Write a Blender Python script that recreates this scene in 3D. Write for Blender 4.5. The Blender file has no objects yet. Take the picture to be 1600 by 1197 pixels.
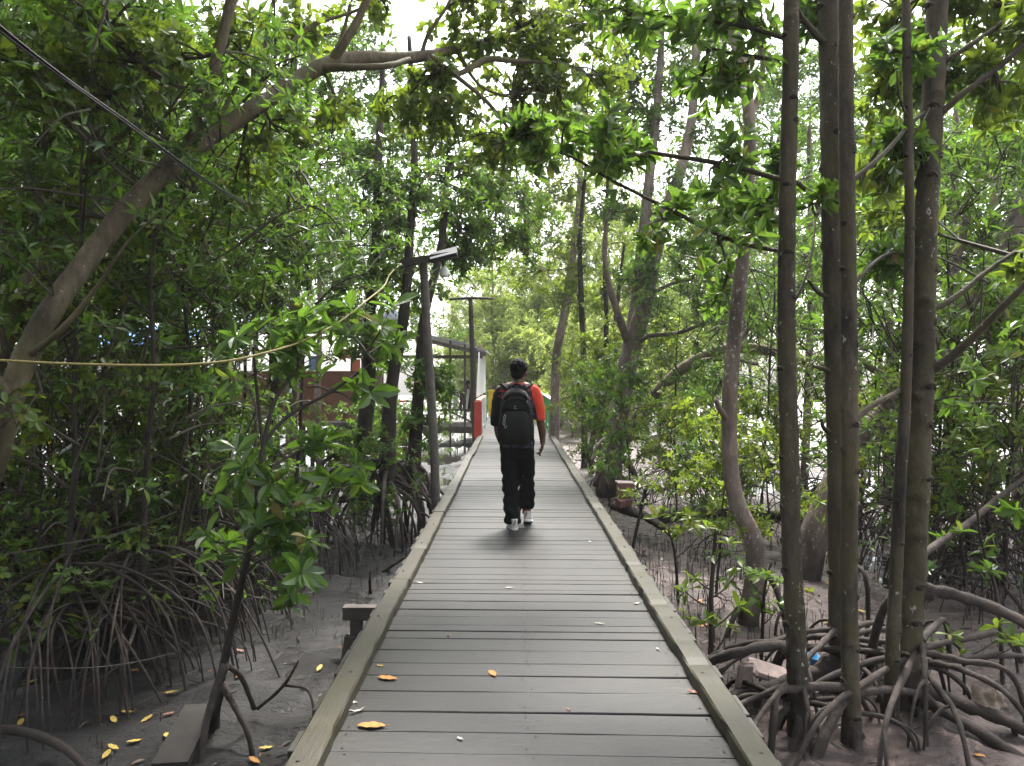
import bpy, bmesh, math, random
import numpy as np
from mathutils import Vector

# ------------------------------------------------------------------ camera, light, exposure
C = bpy.context.scene
COL = C.collection
R = math.radians
EYE = 1.58
cam_d = bpy.data.cameras.new('camera'); cam = bpy.data.objects.new('camera', cam_d); COL.objects.link(cam)
cam.location = (0, 0, EYE); cam.rotation_euler = (R(90 - 0.55), 0, R(0.1))
cam_d.sensor_width = 36; cam_d.lens = 27; cam_d.clip_start = 0.05; cam_d.clip_end = 900
C.camera = cam
SUN_EL, SUN_AZ = R(58), R(12)          # sun high, ahead of the camera behind thin cloud
W = bpy.data.worlds.new('World'); C.world = W; W.use_nodes = True
wn = W.node_tree.nodes; wl = W.node_tree.links
bg = wn['Background']
sky = wn.new('ShaderNodeTexSky'); sky.sky_type = 'NISHITA'; sky.sun_disc = False
sky.sun_elevation = SUN_EL; sky.sun_rotation = SUN_AZ; sky.dust_density = 4.0; sky.air_density = 1.0
hs = wn.new('ShaderNodeHueSaturation'); hs.inputs['Saturation'].default_value = 0.24
wl.new(sky.outputs[0], hs.inputs['Color']); wl.new(hs.outputs[0], bg.inputs[0])
bg.inputs[1].default_value = 0.15
sd = bpy.data.lights.new('sun', 'SUN'); sd.energy = 2.4; sd.angle = R(11); sd.color = (1, 0.945, 0.88)
sun = bpy.data.objects.new('sun', sd); COL.objects.link(sun)
sun.rotation_euler = (-(math.pi / 2 - SUN_EL), 0, -SUN_AZ)
C.view_settings.view_transform = 'Standard'; C.view_settings.look = 'None'
C.view_settings.gamma = 1; C.view_settings.exposure = 2.25
C.render.engine = 'CYCLES'
cy = C.cycles
cy.max_bounces = 7; cy.diffuse_bounces = 4; cy.glossy_bounces = 2; cy.transmission_bounces = 4
cy.transparent_max_bounces = 4; cy.use_denoising = True; cy.sample_clamp_indirect = 6
cy.caustics_reflective = False; cy.caustics_refractive = False

# ------------------------------------------------------------------ helpers
rng = np.random.default_rng(7)
MUD = -0.55
def P(px, py, Y): return np.array([(px - 802) * Y / 1200, Y, EYE - (py - 587) * Y / 1200])
def S(w, Y): return w * Y / 1200
def on_mud(px, py): 
    Y = (EYE - MUD) * 1200 / (py - 587); return P(px, py, Y)
def on_deck(px, py):
    Y = EYE * 1200 / (py - 587); return P(px, py, Y)
def nrm(a): 
    a = np.asarray(a, float); return a / np.maximum(np.linalg.norm(a, axis=-1, keepdims=True), 1e-9)

def hash2(ix, iy, s):
    n = (ix.astype(np.int64) * 374761393 + iy.astype(np.int64) * 668265263 + s * 974711) & 0x7fffffff
    n = ((n ^ (n >> 13)) * 1274126177) & 0x7fffffff
    return ((n ^ (n >> 16)) & 0xffff) / 65535.0
def vnoise(x, y, s=0):
    ix, iy = np.floor(x), np.floor(y); fx, fy = x - ix, y - iy
    fx = fx * fx * (3 - 2 * fx); fy = fy * fy * (3 - 2 * fy)
    a, b = hash2(ix, iy, s), hash2(ix + 1, iy, s); c, d = hash2(ix, iy + 1, s), hash2(ix + 1, iy + 1, s)
    return (a * (1 - fx) + b * fx) * (1 - fy) + (c * (1 - fx) + d * fx) * fy

class MB:
    """collects polygons as numpy arrays, builds ONE mesh object"""
    def __init__(s): s.v = []; s.f = []; s.n = 0
    def add(s, v, faces, m=0):
        v = np.asarray(v, np.float32).reshape(-1, 3)
        for f in faces:
            f = np.asarray(f, np.int32)
            if f.ndim == 1: f = f[None]
            if len(f): s.f.append((f + s.n, m))
        s.v.append(v); s.n += len(v)
    def mesh(s, name, mats, smooth=True):
        me = bpy.data.meshes.new(name)
        V = np.concatenate(s.v) if s.v else np.zeros((0, 3), np.float32)
        me.vertices.add(len(V)); me.vertices.foreach_set('co', V.ravel())
        tot = np.concatenate([np.full(len(f), f.shape[1], np.int32) for f, m in s.f])
        idx = np.concatenate([f.ravel() for f, m in s.f])
        mi = np.concatenate([np.full(len(f), m, np.int32) for f, m in s.f])
        me.loops.add(len(idx)); me.loops.foreach_set('vertex_index', idx)
        me.polygons.add(len(tot))
        st = np.zeros(len(tot), np.int32); st[1:] = np.cumsum(tot)[:-1]
        me.polygons.foreach_set('loop_start', st); me.polygons.foreach_set('loop_total', tot)
        me.polygons.foreach_set('material_index', mi)
        me.polygons.foreach_set('use_smooth', np.full(len(tot), smooth))
        for m in (mats if isinstance(mats, (list, tuple)) else [mats]): me.materials.append(m)
        me.update(calc_edges=True); me.validate()
        return me
    def build(s, name, mats, parent=None, smooth=True):
        o = bpy.data.objects.new(name, s.mesh(name, mats, smooth)); COL.objects.link(o)
        if parent is not None:
            o.parent = parent
            o.matrix_parent_inverse = parent_inv(parent)
        return o
def parent_inv(p):
    from mathutils import Matrix
    return Matrix.Translation(p.location).inverted() if p.rotation_euler.z == 0 and p.parent is None else p.matrix_basis.inverted()

def tag(o, label=None, cat=None, group=None, kind=None):
    if label: o['label'] = label
    if cat: o['category'] = cat
    if group: o['group'] = group
    if kind: o['kind'] = kind
    return o
def thing(name, label, cat, loc=(0, 0, 0), group=None, kind=None):
    o = bpy.data.objects.new(name, None); COL.objects.link(o); o.location = [float(a) for a in loc]
    o.empty_display_size = 0.1
    return tag(o, label, cat, group, kind)
def dup(root, loc, rz, sc=1.0, label=None, group=None):
    r = root.copy(); COL.objects.link(r)
    r.location = [float(a) for a in loc]; r.rotation_euler = (0, 0, rz); r.scale = (sc, sc, sc) if np.isscalar(sc) else sc
    if label: r['label'] = label
    if group: r['group'] = group
    for ch in list(root.children):
        c = ch.copy(); COL.objects.link(c); c.parent = r
        for g in ch.children:
            d = g.copy(); COL.objects.link(d); d.parent = c
    return r

def spline(pts, n):
    pts = np.asarray(pts, float)
    if len(pts) == 2: pts = np.array([pts[0], pts.mean(0), pts[1]])
    p = np.vstack([2 * pts[0] - pts[1], pts, 2 * pts[-1] - pts[-2]])
    t = np.linspace(0, len(pts) - 1, n); i = np.minimum(t.astype(int), len(pts) - 2); u = (t - i)[:, None]
    a, b, c, d = p[i], p[i + 1], p[i + 2], p[i + 3]
    return 0.5 * (2 * b + (c - a) * u + (2 * a - 5 * b + 4 * c - d) * u ** 2 + (3 * b - a - 3 * c + d) * u ** 3)
def tube(mb, pts, rad, sides=8, n=None, m=0, wob=0.0, cap=True, raw=False, scars=()):
    pts = np.asarray(pts, float)
    rad = np.atleast_1d(np.asarray(rad, float))
    if n is None: n = max(4, 5 * len(pts))
    c = pts if raw else spline(pts, n); n = len(c)
    r = np.interp(np.linspace(0, 1, n), np.linspace(0, 1, len(rad)), rad)
    T = nrm(np.gradient(c, axis=0))
    u = np.cross(T[0], [0.3, 1, 0.2]); u = u / np.linalg.norm(u); U = [u]
    for k in range(1, n):
        u = u - T[k] * np.dot(u, T[k]); u = u / max(np.linalg.norm(u), 1e-9); U.append(u)
    U = np.array(U); Vv = np.cross(T, U)
    a = np.arange(sides) / sides * 2 * np.pi
    rr = np.repeat(r[:, None], sides, 1)
    if wob:
        g = vnoise(np.arange(n)[:, None] * 0.35 + np.zeros(sides)[None], (np.cos(a) * 1.3 + 5)[None] + np.zeros((n, 1)), int(abs(c[0, 0] * 977)) % 1000)
        rr = rr * (1 + wob * (g - 0.5) * 2)
    L = np.concatenate([[0], np.cumsum(np.linalg.norm(np.diff(c, axis=0), axis=1))])
    for (t0, a0, h, s) in scars:
        da = (a - a0 + np.pi) % (2 * np.pi) - np.pi
        dz = L - t0 * L[-1]
        brow = dz[:, None] + 0.35 * s * (da[None] ** 2) * 1.2
        rr = rr + h * np.exp(-(da[None] / 0.75) ** 2) * np.exp(-(brow / (0.42 * s)) ** 2) - 0.7 * h * np.exp(-(da[None] / 0.5) ** 2) * np.exp(-((dz[:, None] + s * 0.7) / (0.4 * s)) ** 2)
    v = c[:, None] + rr[..., None] * (np.cos(a)[None, :, None] * U[:, None] + np.sin(a)[None, :, None] * Vv[:, None])
    i = np.arange(n - 1)[:, None] * sides; j = np.arange(sides)[None]; j2 = (j + 1) % sides
    q = np.stack([i + j, i + j2, i + sides + j2, i + sides + j], -1).reshape(-1, 4)
    fs = [q]
    if cap: fs += [np.arange(sides)[::-1], np.arange(sides) + (n - 1) * sides]
    mb.add(v.reshape(-1, 3), fs, m)
    return c
def box(mb, c, s, m=0, rz=0.0, rx=0.0, ry=0.0, bev=0.0):
    """box centred at c, size s, optionally chamfered"""
    hx, hy, hz = [a / 2 for a in s]
    if bev <= 0:
        v = np.array([[x, y, z] for x in (-hx, hx) for y in (-hy, hy) for z in (-hz, hz)])
        f = [[0, 1, 3, 2], [4, 6, 7, 5], [0, 4, 5, 1], [2, 3, 7, 6], [0, 2, 6, 4], [1, 5, 7, 3]]
    else:
        b = min(bev, hx * .9, hy * .9, hz * .9)
        ring = lambda x, y, z: [[-x, -y + b, z], [-x, y - b, z], [-x + b, y, z], [x - b, y, z], [x, y - b, z], [x, -y + b, z], [x - b, -y, z], [-x + b, -y, z]]
        v = np.array(ring(hx - b, hy - b, -hz) + ring(hx, hy, -hz + b) + ring(hx, hy, hz - b) + ring(hx - b, hy - b, hz))
        f = [[7, 6, 5, 4, 3, 2, 1, 0][::-1], [31, 30, 29, 28, 27, 26, 25, 24]]
        for k in range(3):
            for j in range(8): f.append([k * 8 + j, k * 8 + 8 + j, k * 8 + 8 + (j + 1) % 8, k * 8 + (j + 1) % 8])
    v = v @ rot(rx, ry, rz).T + np.asarray(c)
    mb.add(v, f, m)
def rot(rx, ry, rz):
    cx, sx, cy_, sy, cz, sz = math.cos(rx), math.sin(rx), math.cos(ry), math.sin(ry), math.cos(rz), math.sin(rz)
    return np.array([[cz, -sz, 0], [sz, cz, 0], [0, 0, 1]]) @ np.array([[cy_, 0, sy], [0, 1, 0], [-sy, 0, cy_]]) @ np.array([[1, 0, 0], [0, cx, -sx], [0, sx, cx]])
def bar(mb, a, b, w, h=None, m=0):
    """square bar from a to b"""
    a, b = np.asarray(a, float), np.asarray(b, float); h = h or w
    T = nrm(b - a); up = np.array([0, 0, 1.0]) if abs(T[2]) < .9 else np.array([0, 1.0, 0])
    s = nrm(np.cross(T, up)); u = np.cross(s, T)
    v = [p + s * x * w / 2 + u * z * h / 2 for p in (a, b) for x, z in ((-1, -1), (1, -1), (1, 1), (-1, 1))]
    mb.add(v, [[0, 1, 2, 3], [7, 6, 5, 4], [0, 4, 5, 1], [1, 5, 6, 2], [2, 6, 7, 3], [3, 7, 4, 0]], m)
def ball(mb, c, r, m=0, seg=14, rings=9, M=None):
    r = np.ones(3) * r if np.isscalar(r) else np.asarray(r)
    th = np.linspace(0, np.pi, rings + 1)[1:-1]; a = np.arange(seg) / seg * 2 * np.pi
    v = np.stack([np.sin(th)[:, None] * np.cos(a), np.sin(th)[:, None] * np.sin(a), np.cos(th)[:, None] + 0 * a], -1).reshape(-1, 3)
    v = np.vstack([v, [[0, 0, 1], [0, 0, -1]]]) * r
    if M is not None: v = v @ np.asarray(M).T
    k = rings - 1; i = np.arange(k - 1)[:, None] * seg; j = np.arange(seg)[None]; j2 = (j + 1) % seg
    q = np.stack([i + j, i + seg + j, i + seg + j2, i + j2], -1).reshape(-1, 4)
    t1 = np.stack([np.full(seg, k * seg), j[0], j2[0]], -1); b0 = (k - 1) * seg
    t2 = np.stack([np.full(seg, k * seg + 1), b0 + j2[0], b0 + j[0]], -1)
    mb.add(v + np.asarray(c), [q, t1, t2], m)
def loft(mb, rings, m=0, seg=24, power=2.0):
    """rings: (centre, rx, ry, rz_rotation[, power]) stacked; capped"""
    a = np.arange(seg) / seg * 2 * np.pi; V = []
    for r in rings:
        c, rx, ry = r[0], r[1], r[2]; pw = r[4] if len(r) > 4 else power; rz = r[3] if len(r) > 3 else 0
        ca, sa = np.cos(a), np.sin(a)
        x = rx * np.sign(ca) * np.abs(ca) ** (2 / pw); y = ry * np.sign(sa) * np.abs(sa) ** (2 / pw)
        V.append(np.stack([x * math.cos(rz) - y * math.sin(rz), x * math.sin(rz) + y * math.cos(rz), 0 * x], -1) + np.asarray(c))
    n = len(rings); i = np.arange(n - 1)[:, None] * seg; j = np.arange(seg)[None]; j2 = (j + 1) % seg
    q = np.stack([i + j, i + j2, i + seg + j2, i + seg + j], -1).reshape(-1, 4)
    mb.add(np.concatenate(V), [q, np.arange(seg)[::-1], np.arange(seg) + (n - 1) * seg], m)
def remeshed(mb, name, mat, voxel, smooth=3, parent=None):
    o = mb.build('tmp', mat); 
    md = o.modifiers.new('r', 'REMESH'); md.mode = 'VOXEL'; md.voxel_size = voxel
    ms = o.modifiers.new('s', 'SMOOTH'); ms.iterations = smooth; ms.factor = 0.5
    bpy.context.view_layer.update()
    dg = bpy.context.evaluated_depsgraph_get()
    me = bpy.data.meshes.new_from_object(o.evaluated_get(dg)); me.name = name
    me.materials.clear(); me.materials.append(mat)
    me.polygons.foreach_set('use_smooth', np.ones(len(me.polygons), bool))
    bpy.data.objects.remove(o)
    n = bpy.data.objects.new(name, me); COL.objects.link(n)
    if parent is not None: n.parent = parent; n.matrix_parent_inverse = parent_inv(parent)
    return n

# ------------------------------------------------------------------ materials
def new_mat(name):
    m = bpy.data.materials.new(name); m.use_nodes = True
    nt = m.node_tree; return m, nt.nodes, nt.links, nt.nodes['Principled BSDF']
def ramp(n, l, src, stops):
    r = n.new('ShaderNodeValToRGB'); l.new(src, r.inputs[0])
    el = r.color_ramp.elements
    while len(el) < len(stops): el.new(0.5)
    for e, (p, c) in zip(el, stops): e.position = p; e.color = (*c, 1)
    return r.outputs[0]
def noise(n, l, scale, detail=4, vec=None, rough=0.55, mapping=None, coord='Object'):
    t = n.new('ShaderNodeTexNoise'); t.inputs['Scale'].default_value = scale; t.inputs['Detail'].default_value = detail
    t.inputs['Roughness'].default_value = rough
    if vec is None:
        tc = n.new('ShaderNodeTexCoord'); vec = tc.outputs[coord]
    if mapping:
        mp = n.new('ShaderNodeMapping'); mp.inputs['Scale'].default_value = mapping; l.new(vec, mp.inputs[0]); vec = mp.outputs[0]
    l.new(vec, t.inputs['Vector']); return t.outputs[0]
def mixc(n, l, fac, a, b, mode='MIX'):
    m = n.new('ShaderNodeMix'); m.data_type = 'RGBA'; m.blend_type = mode
    for s, v in ((m.inputs['Factor'], fac), (m.inputs['A'], a), (m.inputs['B'], b)):
        pass
    fi = [i for i in m.inputs if i.name == 'Factor'][0]; ai = [i for i in m.inputs if i.name == 'A' and i.type == 'RGBA'][0]; bi = [i for i in m.inputs if i.name == 'B' and i.type == 'RGBA'][0]
    for s, v in ((fi, fac), (ai, a), (bi, b)):
        if hasattr(v, 'is_linked'): l.new(v, s)
        elif isinstance(v, (int, float)): s.default_value = v
        else: s.default_value = (*v, 1)
    return [o for o in m.outputs if o.type == 'RGBA'][0]
def bump(n, l, h, p, strength=0.5, dist=0.02):
    b = n.new('ShaderNodeBump'); b.inputs['Strength'].default_value = strength; b.inputs['Distance'].default_value = dist
    l.new(h, b.inputs['Height']); l.new(b.outputs[0], p.inputs['Normal'])
def plain(name, col, rough=0.6, var=0.25, scale=8, metal=0.0, spec=0.4):
    m, n, l, p = new_mat(name)
    f = noise(n, l, scale, 5)
    c = ramp(n, l, f, [(0.3, [a * (1 - var) for a in col]), (0.7, [min(1, a * (1 + var)) for a in col])])
    l.new(c, p.inputs['Base Color']); p.inputs['Roughness'].default_value = rough; p.inputs['Metallic'].default_value = metal
    p.inputs['Specular IOR Level'].default_value = spec
    bump(n, l, noise(n, l, scale * 6, 3), p, 0.15, 0.005)
    return m
def leaf_mat(name, stops, trans=0.4, tcol=(0.22, 0.36, 0.03), rough=0.38):
    m, n, l, p = new_mat(name)
    g = n.new('ShaderNodeNewGeometry'); oi = n.new('ShaderNodeObjectInfo')
    c = ramp(n, l, g.outputs['Random Per Island'], stops)
    ob = n.new('ShaderNodeHueSaturation')
    mr = n.new('ShaderNodeMapRange'); l.new(oi.outputs['Random'], mr.inputs[0]); mr.inputs[3].default_value = 0.8; mr.inputs[4].default_value = 1.2
    l.new(mr.outputs[0], ob.inputs['Value'])
    mh = n.new('ShaderNodeMapRange'); l.new(oi.outputs['Random'], mh.inputs[0]); mh.inputs[3].default_value = 0.515; mh.inputs[4].default_value = 0.485
    l.new(mh.outputs[0], ob.inputs['Hue']); l.new(c, ob.inputs['Color'])
    l.new(ob.outputs[0], p.inputs['Base Color']); p.inputs['Roughness'].default_value = rough
    p.inputs['Specular IOR Level'].default_value = 0.55
    t = n.new('ShaderNodeBsdfTranslucent')
    tc = mixc(n, l, 0.55, ob.outputs[0], tcol)
    l.new(tc, t.inputs[0])
    mx = n.new('ShaderNodeMixShader'); mx.inputs[0].default_value = trans
    l.new(p.outputs[0], mx.inputs[1]); l.new(t.outputs[0], mx.inputs[2])
    l.new(mx.outputs[0], n['Material Output'].inputs[0])
    return m
def bark_mat(name, dark, light, lichen=(0.42, 0.40, 0.36), lich=0.70, zs=0.35, rough=0.85, moss=None):
    m, n, l, p = new_mat(name)
    tc = n.new('ShaderNodeTexCoord'); v = tc.outputs['Object']
    f = noise(n, l, 7, 8, v, 0.75, (1, 1, zs))
    c = ramp(n, l, f, [(0.32, dark), (0.68, light)])
    big = ramp(n, l, noise(n, l, 2.1, 4, v, 0.65, (1, 1, 0.45)), [(0.34, (0.55, 0.52, 0.50)), (0.5, (0.95, 0.95, 0.95)), (0.68, (1.45, 1.38, 1.25))])
    c = mixc(n, l, 1.0, c, big, 'MULTIPLY')
    lm = n.new('ShaderNodeMath'); lm.operation = 'MULTIPLY_ADD'; l.new(noise(n, l, 1.6, 3, v, 0.6, (1, 1, 0.6)), lm.inputs[0]); lm.inputs[1].default_value = 0.34; l.new(noise(n, l, 30, 4, v, 0.6, (1, 1, 0.7)), lm.inputs[2])
    s = n.new('ShaderNodeMath'); s.operation = 'SUBTRACT'; l.new(lm.outputs[0], s.inputs[0]); s.inputs[1].default_value = 0.17; s = s.outputs[0]
    sm = ramp(n, l, s, [(lich, (0, 0, 0)), (min(.99, lich + 0.05), (0.8, 0.8, 0.8))])
    c = mixc(n, l, sm, c, lichen)
    if moss is not None:
        g = noise(n, l, 2.5, 5, v, 0.6)
        gm = ramp(n, l, g, [(0.42, (0, 0, 0)), (0.68, (0.8, 0.8, 0.8))])
        c = mixc(n, l, gm, c, moss)
    ge = n.new('ShaderNodeNewGeometry'); sz = n.new('ShaderNodeSeparateXYZ'); l.new(ge.outputs['Position'], sz.inputs[0])
    ma = n.new('ShaderNodeMath'); ma.operation = 'MULTIPLY_ADD'; l.new(noise(n, l, 6, 4, v), ma.inputs[0]); ma.inputs[1].default_value = 0.35; l.new(sz.outputs[2], ma.inputs[2])
    tl = n.new('ShaderNodeMapRange'); l.new(ma.outputs[0], tl.inputs[0]); tl.inputs[1].default_value = -0.28; tl.inputs[2].default_value = -0.12; tl.inputs[3].default_value = 0.75; tl.inputs[4].default_value = 0
    c = mixc(n, l, tl.outputs[0], c, (0.035, 0.028, 0.025))                     # mud left by the tide low down
    l.new(c, p.inputs['Base Color']); p.inputs['Roughness'].default_value = rough
    p.inputs['Specular IOR Level'].default_value = 0.25
    b2 = n.new('ShaderNodeMath'); b2.operation = 'ADD'; l.new(noise(n, l, 40, 6, v, 0.7, (1, 1, 0.5)), b2.inputs[0]); hb2 = n.new('ShaderNodeMath'); hb2.operation = 'MULTIPLY'; hb2.inputs[1].default_value = 0.55; l.new(noise(n, l, 9, 5, v, 0.7, (1, 1, 2.4)), hb2.inputs[0]); l.new(hb2.outputs[0], b2.inputs[1])
    bump(n, l, b2.outputs[0], p, 0.9, 0.014)
    return m
LEAF_DARK = leaf_mat('mangrove_leaf', [(0.0, (0.016, 0.040, 0.009)), (0.45, (0.038, 0.086, 0.013)), (0.85, (0.075, 0.138, 0.018)), (0.955, (0.12, 0.18, 0.025)), (0.975, (0.24, 0.20, 0.03)), (1.0, (0.14, 0.07, 0.03))], 0.44, (0.20, 0.38, 0.03))
LEAF_LIGHT = leaf_mat('light_leaf', [(0.0, (0.036, 0.072, 0.010)), (0.5, (0.072, 0.128, 0.015)), (0.93, (0.145, 0.20, 0.024)), (1.0, (0.24, 0.20, 0.04))], 0.45, (0.30, 0.42, 0.03))
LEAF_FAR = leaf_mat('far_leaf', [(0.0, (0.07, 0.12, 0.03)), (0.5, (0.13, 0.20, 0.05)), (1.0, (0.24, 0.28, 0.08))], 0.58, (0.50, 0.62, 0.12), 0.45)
BARK = bark_mat('dark_bark', (0.012, 0.0105, 0.0085), (0.098, 0.084, 0.065), lich=0.665, moss=(0.060, 0.052, 0.024))
SCAR = plain('branch_scar', (0.014, 0.011, 0.009), .9, .4, 40)
BARK_PALE = bark_mat('pale_bark', (0.08, 0.062, 0.052), (0.24, 0.195, 0.17), lich=0.62)
BARK_MOSS = bark_mat('mossy_bark', (0.036, 0.031, 0.022), (0.19, 0.157, 0.112), lich=0.67, moss=(0.11, 0.102, 0.04))
BARK_DARK = bark_mat('shade_bark', (0.02, 0.017, 0.015), (0.065, 0.055, 0.047), lich=0.74)
ROOT = bark_mat('root_bark', (0.020, 0.0165, 0.015), (0.090, 0.074, 0.067), lich=0.76, zs=1)
ROOT_PINK = bark_mat('pale_root_bark', (0.11, 0.075, 0.065), (0.26, 0.19, 0.165), lich=0.78, zs=1)
TWIG = plain('twig', (0.05, 0.042, 0.03), 0.8, 0.4, 20)

def deck_mat(name, a, b, moss=None):
    m, n, l, p = new_mat(name)
    tc = n.new('ShaderNodeTexCoord'); v = tc.outputs['Object']
    g = n.new('ShaderNodeNewGeometry')
    grain = noise(n, l, 5, 7, v, 0.7, (1.2, 26, 26)) if moss is None else noise(n, l, 5, 7, v, 0.7, (26, 1.2, 26))
    c = ramp(n, l, grain, [(0.25, a), (0.75, b)])
    rv = ramp(n, l, g.outputs['Random Per Island'], [(0, (0.62, 0.62, 0.63)), (0.5, (0.95, 0.94, 0.92)), (1, (1.38, 1.33, 1.25))])
    c = mixc(n, l, 1.0, c, rv, 'MULTIPLY')
    st = noise(n, l, 1.7, 5, v, 0.6)
    sm = ramp(n, l, st, [(0.35, (0.82, 0.82, 0.82)), (0.7, (1.12, 1.11, 1.08))])
    c = mixc(n, l, 1.0, c, sm, 'MULTIPLY')
    cr = noise(n, l, 7, 2, v, 0.5, (0.5, 34, 34) if moss is None else (34, 0.5, 34))
    cm_ = ramp(n, l, cr, [(0.66, (0, 0, 0)), (0.70, (0.75, 0.75, 0.75))]); c = mixc(n, l, cm_, c, (0.004, 0.0036, 0.0036))
    bl = noise(n, l, 9, 6, v, 0.75); bm_ = ramp(n, l, bl, [(0.60, (0, 0, 0)), (0.72, (0.55, 0.55, 0.55))]); c = mixc(n, l, bm_, c, (0.007, 0.0066, 0.006))
    wl_ = noise(n, l, 60, 3, v, 0.6); wm_ = ramp(n, l, wl_, [(0.70, (0, 0, 0)), (0.76, (0.5, 0.5, 0.5))]); c = mixc(n, l, wm_, c, (0.06, 0.058, 0.054))
    if moss is None:                                  # paler worn track along the middle
        s2 = n.new('ShaderNodeSeparateXYZ'); l.new(v, s2.inputs[0]); a2 = n.new('ShaderNodeMath'); a2.operation = 'ABSOLUTE'; l.new(s2.outputs[0], a2.inputs[0])
        a3 = n.new('ShaderNodeMath'); a3.operation = 'MULTIPLY_ADD'; l.new(noise(n, l, 1.6, 4, v, 0.6), a3.inputs[0]); a3.inputs[1].default_value = 0.9; l.new(a2.outputs[0], a3.inputs[2])
        m3 = n.new('ShaderNodeMapRange'); l.new(a3.outputs[0], m3.inputs[0]); m3.inputs[1].default_value = 0.45; m3.inputs[2].default_value = 1.05; m3.inputs[3].default_value = 0.35; m3.inputs[4].default_value = 0.0
        c = mixc(n, l, m3.outputs[0], c, (0.023, 0.0221, 0.0228))
    if moss is not None:
        mm = ramp(n, l, noise(n, l, 3.5, 6, v, 0.65), [(0.36, (0, 0, 0)), (0.62, (0.85, 0.85, 0.85))])
        c = mixc(n, l, mm, c, moss)
    else:                                             # algae that has crept in from the kerbs
        sx = n.new('ShaderNodeSeparateXYZ'); l.new(v, sx.inputs[0])
        ab = n.new('ShaderNodeMath'); ab.operation = 'ABSOLUTE'; l.new(sx.outputs[0], ab.inputs[0])
        ad = n.new('ShaderNodeMath'); ad.operation = 'MULTIPLY_ADD'; l.new(noise(n, l, 2.2, 5, v, 0.7), ad.inputs[0]); ad.inputs[1].default_value = 0.7; l.new(ab.outputs[0], ad.inputs[2])
        mm = ramp(n, l, ad.outputs[0], [(1.02, (0, 0, 0)), (1.0, (0, 0, 0))])
        mr = n.new('ShaderNodeMapRange'); l.new(ad.outputs[0], mr.inputs[0]); mr.inputs[1].default_value = 1.0; mr.inputs[2].default_value = 1.35; mr.inputs[4].default_value = 0.55
        c = mixc(n, l, mr.outputs[0], c, (0.022, 0.019, 0.009))
    l.new(c, p.inputs['Base Color'])
    rr = n.new('ShaderNodeMapRange'); l.new(st, rr.inputs[0]); rr.inputs[3].default_value = 0.36; rr.inputs[4].default_value = 0.55
    l.new(rr.outputs[0], p.inputs['Roughness']); p.inputs['Specular IOR Level'].default_value = 0.36
    bump(n, l, grain, p, 0.35, 0.006)
    return m
DECK = deck_mat('weathered_planks', (0.0058, 0.0056, 0.0060), (0.0165, 0.0160, 0.0169))
KERB = deck_mat('mossy_kerb', (0.016, 0.0145, 0.010), (0.036, 0.032, 0.021), moss=(0.027, 0.0235, 0.007))
NAIL = plain('rusty_nail', (.02, .014, .011), .7, .4, 60)
BEAM = plain('old_timber', (0.05, 0.043, 0.038), 0.85, 0.35, 12)
GREYWOOD = plain('grey_timber', (0.12, 0.11, 0.10), 0.85, 0.3, 12)

def mud_mat():
    m, n, l, p = new_mat('wet_mud')
    tc = n.new('ShaderNodeTexCoord'); v = tc.outputs['Object']
    f = noise(n, l, 3.2, 8, v, 0.65)
    c = ramp(n, l, f, [(0.3, (0.0022, 0.0018, 0.0017)), (0.55, (0.0055, 0.0043, 0.004)), (0.8, (0.016, 0.0122, 0.011))])
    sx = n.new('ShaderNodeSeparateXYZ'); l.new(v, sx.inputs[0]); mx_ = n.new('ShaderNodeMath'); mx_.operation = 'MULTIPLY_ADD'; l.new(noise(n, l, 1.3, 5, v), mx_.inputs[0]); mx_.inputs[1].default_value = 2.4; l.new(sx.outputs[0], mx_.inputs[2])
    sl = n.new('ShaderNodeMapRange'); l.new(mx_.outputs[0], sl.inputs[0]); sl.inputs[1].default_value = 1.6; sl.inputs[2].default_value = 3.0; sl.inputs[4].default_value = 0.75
    c = mixc(n, l, sl.outputs[0], c, ramp(n, l, noise(n, l, 9, 7, v, 0.7), [(0.3, (0.03, 0.022, 0.020)), (0.65, (0.17, 0.122, 0.113))]))   # open-sky light on the right bank, painted into the mud as a paler tone
    s = noise(n, l, 46, 4, v, 0.7)
    sm = ramp(n, l, s, [(0.62, (0, 0, 0)), (0.70, (0.6, 0.6, 0.6))])
    c = mixc(n, l, sm, c, (0.022, 0.018, 0.017))
    l.new(c, p.inputs['Base Color'])
    w = noise(n, l, 0.9, 5, v, 0.6)
    mr = n.new('ShaderNodeMapRange'); l.new(w, mr.inputs[0]); mr.inputs[1].default_value = 0.38; mr.inputs[2].default_value = 0.6; mr.inputs[3].default_value = 0.62; mr.inputs[4].default_value = 0.12
    l.new(mr.outputs[0], p.inputs['Roughness']); p.inputs['Specular IOR Level'].default_value = 0.6
    bump(n, l, noise(n, l, 22, 7, v, 0.7), p, 1.0, 0.045)
    return m
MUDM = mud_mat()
m_, n_, l_, p_ = new_mat('puddle_water'); WATER = m_
p_.inputs['Base Color'].default_value = (0.03, 0.027, 0.024, 1); p_.inputs['Roughness'].default_value = 0.04; p_.inputs['Specular IOR Level'].default_value = 0.9
bump(n_, l_, noise(n_, l_, 14, 3), p_, 0.06, 0.01)

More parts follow.
